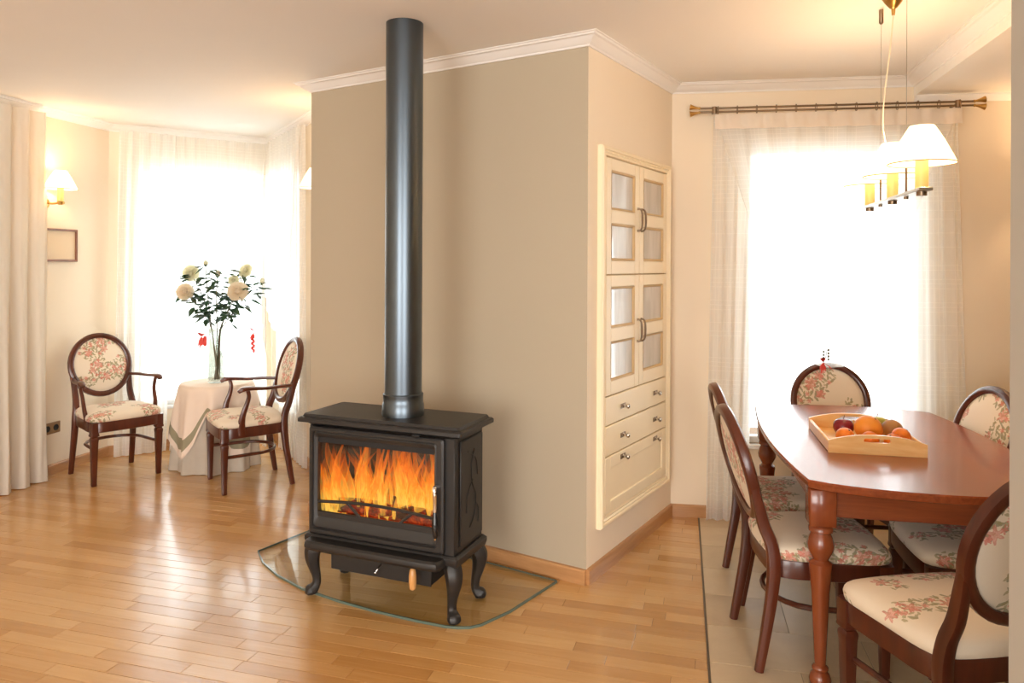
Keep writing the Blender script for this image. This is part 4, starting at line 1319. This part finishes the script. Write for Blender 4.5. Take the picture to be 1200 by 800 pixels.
# left wall drape
panel('drape', 'heavy cream drape with deep folds at the left edge', LB, LD, -2.1, -.66, -2.1, -.64, CT, .006, .088, .036, 11, M['drape'], None, 17)
# dining window on its rod
G2 = 'sheer curtains at the dining window'
ZR = 2.40
RS0, RS1 = .155, 1.625
rod = thing('curtain_rod', 'double bronze curtain rod with flared finials above the dining window', 'curtain rod', wp(C2, WD, 0, .10, ZR), atan2(WD.y, WD.x))
for y, z in ((0, .012), (-.0, -.010)):
    MB().tube([(RS0, y, z), (RS1, y, z)], .0058, 10).build('rod_tube', M['bronze'], rod)
for s, e in ((RS0, -1), (RS1, 1)):
    for z in (.012, -.010):
        MB().lathe([(.006, 0), (.009, .004), (.006, .012), (.010, .035), (.017, .055), (.0185, .06), (.004, .061)], 14).xf(Matrix.Rotation(e * pi / 2, 4, 'Y') @ Matrix.Identity(4)).xf(Matrix.Rotation((-.16 if z > 0 else .16) * e, 4, 'Y')).shift((s, 0, z)).build('finial', M['brass'], rod)
for s in (RS0 + .08, RS1 - .08):
    MB().tube([(s, 0, 0), (s, .097, 0)], .006, 8).lathe([(.014, -.02), (.014, .02)], 10, (s, 0, 0)).build('bracket', M['bronze'], rod)
for i in range(13):
    s = RS0 + .10 + (RS1 - RS0 - .17) * i / 12
    MB().tube([(s, .019 * cos(2 * pi * k / 16), -.001 + .024 * sin(2 * pi * k / 16)) for k in range(16)], .0022, 6, closed=True).build('curtain_ring', M['bronze'], rod)
DT = ZR - .026
def header(t0, t1, off, parent, seed):
    panel('heading_band', None, C2, WD, t0, t1, t0, t1, DT, DT - .085, off, .011, 11, M['header'], None, seed, parent=parent)
c1 = panel('sheer_curtain', 'left sheer panel of the dining window, reaching the tiles', C2, WD, .235, .50, .20, .43, DT, .006, .05, .012, 4, M['sheer_dense'], G2, 41)
c2 = panel('sheer_curtain', 'right sheer panel of the dining window, behind the pendant lamp', C2, WD, 1.28, 1.565, 1.27, 1.64, DT, .006, .05, .012, 4, M['sheer_dense'], G2, 43)
def hemC(u): return .92 + 1.0 * abs((u - .47) / .53) ** 2.3
c3 = panel('sheer_curtain', 'large looped-up sheer swag across the dining window', C2, WD, .24, 1.56, .46, 1.36, DT, .9, .092, .010, 9, M['sheer'], G2, 47, hem=hemC)
header(.237, 1.563, .114, c3, 49)

def clip_flower(label, p, n, tail, droop, seed, size=1.0):
    t = thing('flower_clip', label, 'flower', p, atan2(n.y, n.x), 'red flower clips on the curtains')
    r = random.Random(seed)
    for i in range(10):
        a = r.uniform(-.9, .9) + (pi if i % 2 else 0); el = r.uniform(-.5, .9)
        L = r.uniform(.045, .082) * size
        mb = MB()
        d = Vector((.45 + .3 * r.random(), sin(a) * .8, cos(a) * .8 - droop * .4)).normalized()
        sd = d.cross(Vector((0, 0, 1))).normalized()
        mid = d * L * .55; tip = d * L + Vector((0, 0, -.008))
        w = .0085 * size
        th = Vector((.0016, 0, .0016))
        mb.add([(0, 0, 0), mid + sd * w, tip, mid - sd * w, mid + Vector((.004, 0, .003)), Vector((0, 0, 0)) - th, mid - th],
               [(0, 1, 4), (1, 2, 4), (2, 3, 4), (3, 0, 4), (5, 6, 1), (6, 2, 1), (5, 3, 6), (6, 3, 2)])
        mb.build('petal', M['red_petal'], t)
    if tail:
        sg = -1 if tail < 0 else 1; L = abs(tail)
        MB().tube([(0.004, 0, 0), (.012, .01, sg * L * .5), (.01, .016, sg * L)], .0022, 6, smooth=4).build('stalk', M['green_stem'], t)
        for i in range(7):
            k = .25 + .75 * i / 6
            MB().blob((.012 + .008 * (i % 2), .010 + .014 * (-1) ** i, sg * L * k), (.009 * size, .011 * size, .015 * size) if sg < 0 else (.004, .006, .008), 8, 6).build('floret', M['red_petal'] if sg < 0 else M['green_stem'], t)
clip_flower('red flower clip on the curtain left of the glass vase', wp(LB, BD, .653, .165, .905), rn(BD), -.06, .9, 3, 1.35)
clip_flower('red flower spray on the curtain beside the right armchair back', wp(APEX, RD, .15, .17, .925), rn(RD), -.16, .5, 6, 1.25)
clip_flower('red flower clip on the swag just above the far dining chair', wp(C2, WD, .835, .13, .955), rn(WD), .07, 0, 9, .95)

# ------------------------------------------------------------------ small round table, cloths, vase with peonies
rtx, rty = -2.19, 5.52
rt_ = thing('side_table', 'small round table hidden under pale cloths in the bay', 'table', (rtx, rty, .0006))
MB().lathe([(.235, .58), (.24, .585), (.24, .603), (.235, .607)], 40).build('tabletop', M['mahogany'], rt_)
MB().lathe([(.03, .05), (.035, .08), (.022, .12), (.028, .3), (.022, .5), (.04, .578)], 18).build('column', M['mahogany'], rt_)
for k in range(3):
    a = 2 * pi * k / 3 + .5
    MB().tube([(.02 * cos(a), .02 * sin(a), .09), (.10 * cos(a), .10 * sin(a), .07), (.18 * cos(a), .18 * sin(a), .012)], [.02, .018, .013], 8, smooth=4).build('foot', M['mahogany'], rt_)
def cloth(name, label, R, drop_fn, nfold, amp, ztop, mat, th0=0.0, mat2=None, band=None, spread=.10):
    na, nr = 120, 26
    v = [(0, 0, ztop)]; f = []
    info = [0.0]
    for j in range(1, nr + 1):
        for i in range(na):
            a = 2 * pi * i / na
            if j <= 8:
                r = R * j / 8; z = ztop; k = 0.0
            else:
                k = (j - 8) / (nr - 8)
                D = drop_fn(a)
                wave = sin(nfold * a + th0) + .4 * sin((2 * nfold + 1) * a + 1.3)
                r = R + .006 + spread * k * (1 - .2 * k) + amp * wave * k ** .8
                z = ztop - .004 - D * k if k > .02 else ztop
            v.append((r * cos(a), r * sin(a), z)); info.append(k)
    for i in range(na): f.append((0, 1 + i, 1 + (i + 1) % na))
    for j in range(nr - 1):
        for i in range(na):
            p, q = 1 + j * na + i, 1 + j * na + (i + 1) % na
            f.append((p, q, q + na, p + na))
    me = bpy.data.meshes.new(name); me.from_pydata(v, [], f)
    me.polygons.foreach_set('use_smooth', [True] * len(me.polygons))
    me.materials.append(mat)
    if mat2:
        me.materials.append(mat2)
        for pl_ in me.polygons:
            ks = [info[i] for i in pl_.vertices]
            if min(ks) >= band[0] - 1e-4 and max(ks) <= band[1] + 1e-4: pl_.material_index = 1
    o = link(name, me); o.location = (rtx, rty, 0)
    return o
tag(cloth('tablecloth', '', .248, lambda a: .603, 9, .024, .611, M['linen'], .4, spread=.055), 'long linen cloth falling to the floor from the small round table', 'tablecloth')
def drop2(a):
    q = a - radians(-125)
    m_ = max(abs(cos(q)), abs(sin(q)))
    return min(.50, .40 * (1 / m_ ** 0) * (.45 + .9 * ((m_ - .707) / .293) ** 1.5))
tag(cloth('tablecloth', '', .2545, drop2, 9, .024, .615, M['linen_pink'], .4, M['linen_band'], (.72, .90), spread=.05), 'pale pink topper cloth with a sage border and hanging corners', 'tablecloth')
VX, VY, VZ = -2.19, 5.50, .616
vase = thing('vase', 'tall clear glass vase holding peonies on the small table', 'vase', (VX, VY, VZ))
MB().lathe([(.058, 0), (.062, .006), (.062, .03), (.058, .14), (.054, .28), (.055, .36), (.058, .40), (.0555, .40), (.0525, .36), (.0515, .28), (.0555, .14), (.0585, .032), (.05, .018), (.002, .016)], 32).build('glass_wall', M['vase_glass'], vase, smooth=60)
leaf_me = MB().add([(0, 0, 0), (.014, .012, .002), (.038, .015, .001), (.072, 0, -.010), (.038, -.015, .001), (.014, -.012, .002), (.018, 0, -.003), (.042, 0, -.006), (.02, 0, -.006), (.042, 0, -.010)],
                   [(0, 1, 6), (1, 2, 7, 6), (2, 3, 7), (0, 6, 5), (6, 7, 4, 5), (7, 3, 4), (0, 8, 1), (8, 9, 2, 1), (9, 3, 2), (0, 5, 8), (5, 4, 9, 8), (4, 3, 9)]).mesh('leaf', M['leaf'], 60)
def bloom_mesh(r, mat, seed):
    rr_ = random.Random(seed)
    mb = MB().blob((0, 0, .02 * r), (r * .26, r * .26, r * .3), 10, 7, lambda d: 1 + .12 * sin(d.x * 9 + d.y * 7) + .08 * sin(d.z * 12))
    for lay, (cnt, tilt, L) in enumerate(((5, .3, .62), (6, .62, .8), (7, .95, .92), (8, 1.25, 1.0), (7, 1.65, .98))):
        for k in range(cnt):
            a = 2 * pi * (k + .5 * (lay % 2)) / cnt + rr_.uniform(-.15, .15)
            tl = tilt + rr_.uniform(-.12, .12)
            pts = []
            for (u, w) in ((.15, .14), (.55, .42), (.85, .44), (1.0, .22)):
                bend = tl - .55 * u
                rad = L * r * u
                x = rad * sin(tl) * (1 if u < .8 else .97); z = rad * cos(tl) * .75 - r * .15 + .12 * r * u * u * (1 if tl > 1 else -.2)
                for sg in (-1, 1): pts.append((x, sg * w * r, z + .08 * r * w))
                pts.append((x * 1.06, 0, z - .04 * r))
            v = []
            for p_ in pts:
                v.append((p_[0] * cos(a) - p_[1] * sin(a), p_[0] * sin(a) + p_[1] * cos(a), p_[2]))
            f = []
            for i in range(3):
                q = i * 3
                f += [(q, q + 2, q + 5, q + 3), (q + 2, q + 1, q + 4, q + 5)]
            mb.add(v, f)
    return mb.mesh('bloom', mat, 70)
bud_me = {}
def bud_mesh(r, mat): return MB().blob((0, 0, 0), (r, r, r * 1.2), 12, 8, lambda d: 1 + .08 * sin(atan2(d.y, d.x) * 5)).mesh('bud', mat, 70)
sepal = lambda r: MB().lathe([(.002, -r * 1.6), (r * .5, -r * 1.15), (r * .85, -r * .7), (r * .8, -r * .45)], 10).mesh('sepal', M['leaf'], 60)
def px(x, y, Y): return Vector(((x - 600) / 869 * Y, Y, 1.5 - (y - 308) / 869 * Y))
rl_ = random.Random(21)
GP = 'peony stems in the glass vase'
def peony(label, base, top, head, r, mat, leaves, kink=.0, seed=1, spread=1.0):
    b = Vector((VX + base[0], VY + base[1], VZ + .022))
    t = thing('peony', label, 'flower', b, 0, GP)
    tp = Vector(top) - b
    mid = tp * .55 + Vector((kink, 0, .0))
    hd = Vector((tp.x + base[0], tp.y + base[1])); hd = hd.normalized() * min(.034, hd.length)
    mouth = Vector((hd.x - base[0], hd.y - base[1], .372))
    q3 = mouth.lerp(tp, .5) + Vector((kink * .4, 0, .02))
    pth = [Vector((0, 0, 0)), mouth * .5, mouth, q3, tp]
    MB().tube(pth, [.0042, .0038, .0035, .0032, .003], 7, smooth=5).build('stem', M['green_stem'], t)
    if head == 'bloom':
        o = link('bloom', bloom_mesh(r, mat, seed), t); o.location = tp
        o.rotation_euler = (radians(rl_.uniform(58, 82)), radians(rl_.uniform(-25, 25)), rl_.uniform(-.4, .4))
    else:
        o = link('bud', bud_mesh(r, mat), t); o.location = tp + Vector((0, 0, r))
        q = link('sepal', sepal(r), o)
    rr_ = random.Random(seed)
    P, _ = catmull(pth, [(0, 0)] * 5, 10, False); leaves = int(leaves * 2.2)
    for k in range(leaves):
        i = int(len(P) * (.58 + .40 * (k + .5) / leaves)); i = min(i, len(P) - 1)
        o = link('leaf', leaf_me, t); 
        a = rr_.uniform(0, 6.28); 
        reach = rr_.uniform(.0, .06) * spread
        o.location = P[i] + Vector((cos(a) * reach, sin(a) * reach * .6, rr_.uniform(-.02, .02)))
        o.rotation_euler = (rr_.uniform(-.5, .5), rr_.uniform(-.5, .7), a)
        s = rr_.uniform(.9, 1.5); o.scale = (s, s, s)
    return t
peony('large cream peony bloom low at the centre right of the bouquet', (.02, .01), px(279, 341, 5.42), 'bloom', .078, M['petal_cream'], 9, .02, 2)
peony('peach peony bloom at the far left edge of the bouquet', (.015, -.01), px(217, 342, 5.42), 'bloom', .066, M['petal_cream'], 12, .03, 4)
peony('pale yellow peony bloom above the peach one on the left', (.02, 0), px(224, 320, 5.48), 'bloom', .066, M['petal_pale'], 12, .04, 6)
peony('pale greenish peony bloom at the upper right of the bouquet', (-.005, .01), px(288, 317, 5.5), 'bloom', .058, M['petal_pale'], 10, .0, 8)
peony('topmost closed peony bud of the bouquet', (.01, .015), px(241, 311, 5.45), 'bud', .018, M['petal_pale'], 13, -.02, 10)
peony('small cream peony bud right of the topmost bud', (.0, -.015), px(255, 324, 5.46), 'bud', .020, M['petal_cream'], 12, -.02, 12)
peony('small yellow peony bloom just above the large cream bloom', (.012, -.005), px(274, 328, 5.5), 'bloom', .042, M['petal_pale'], 8, .01, 14)
peony('yellow-green bud at the far right tip of the bouquet', (-.01, -.01), px(307, 332, 5.5), 'bud', .019, M['petal_pale'], 12, .02, 16)
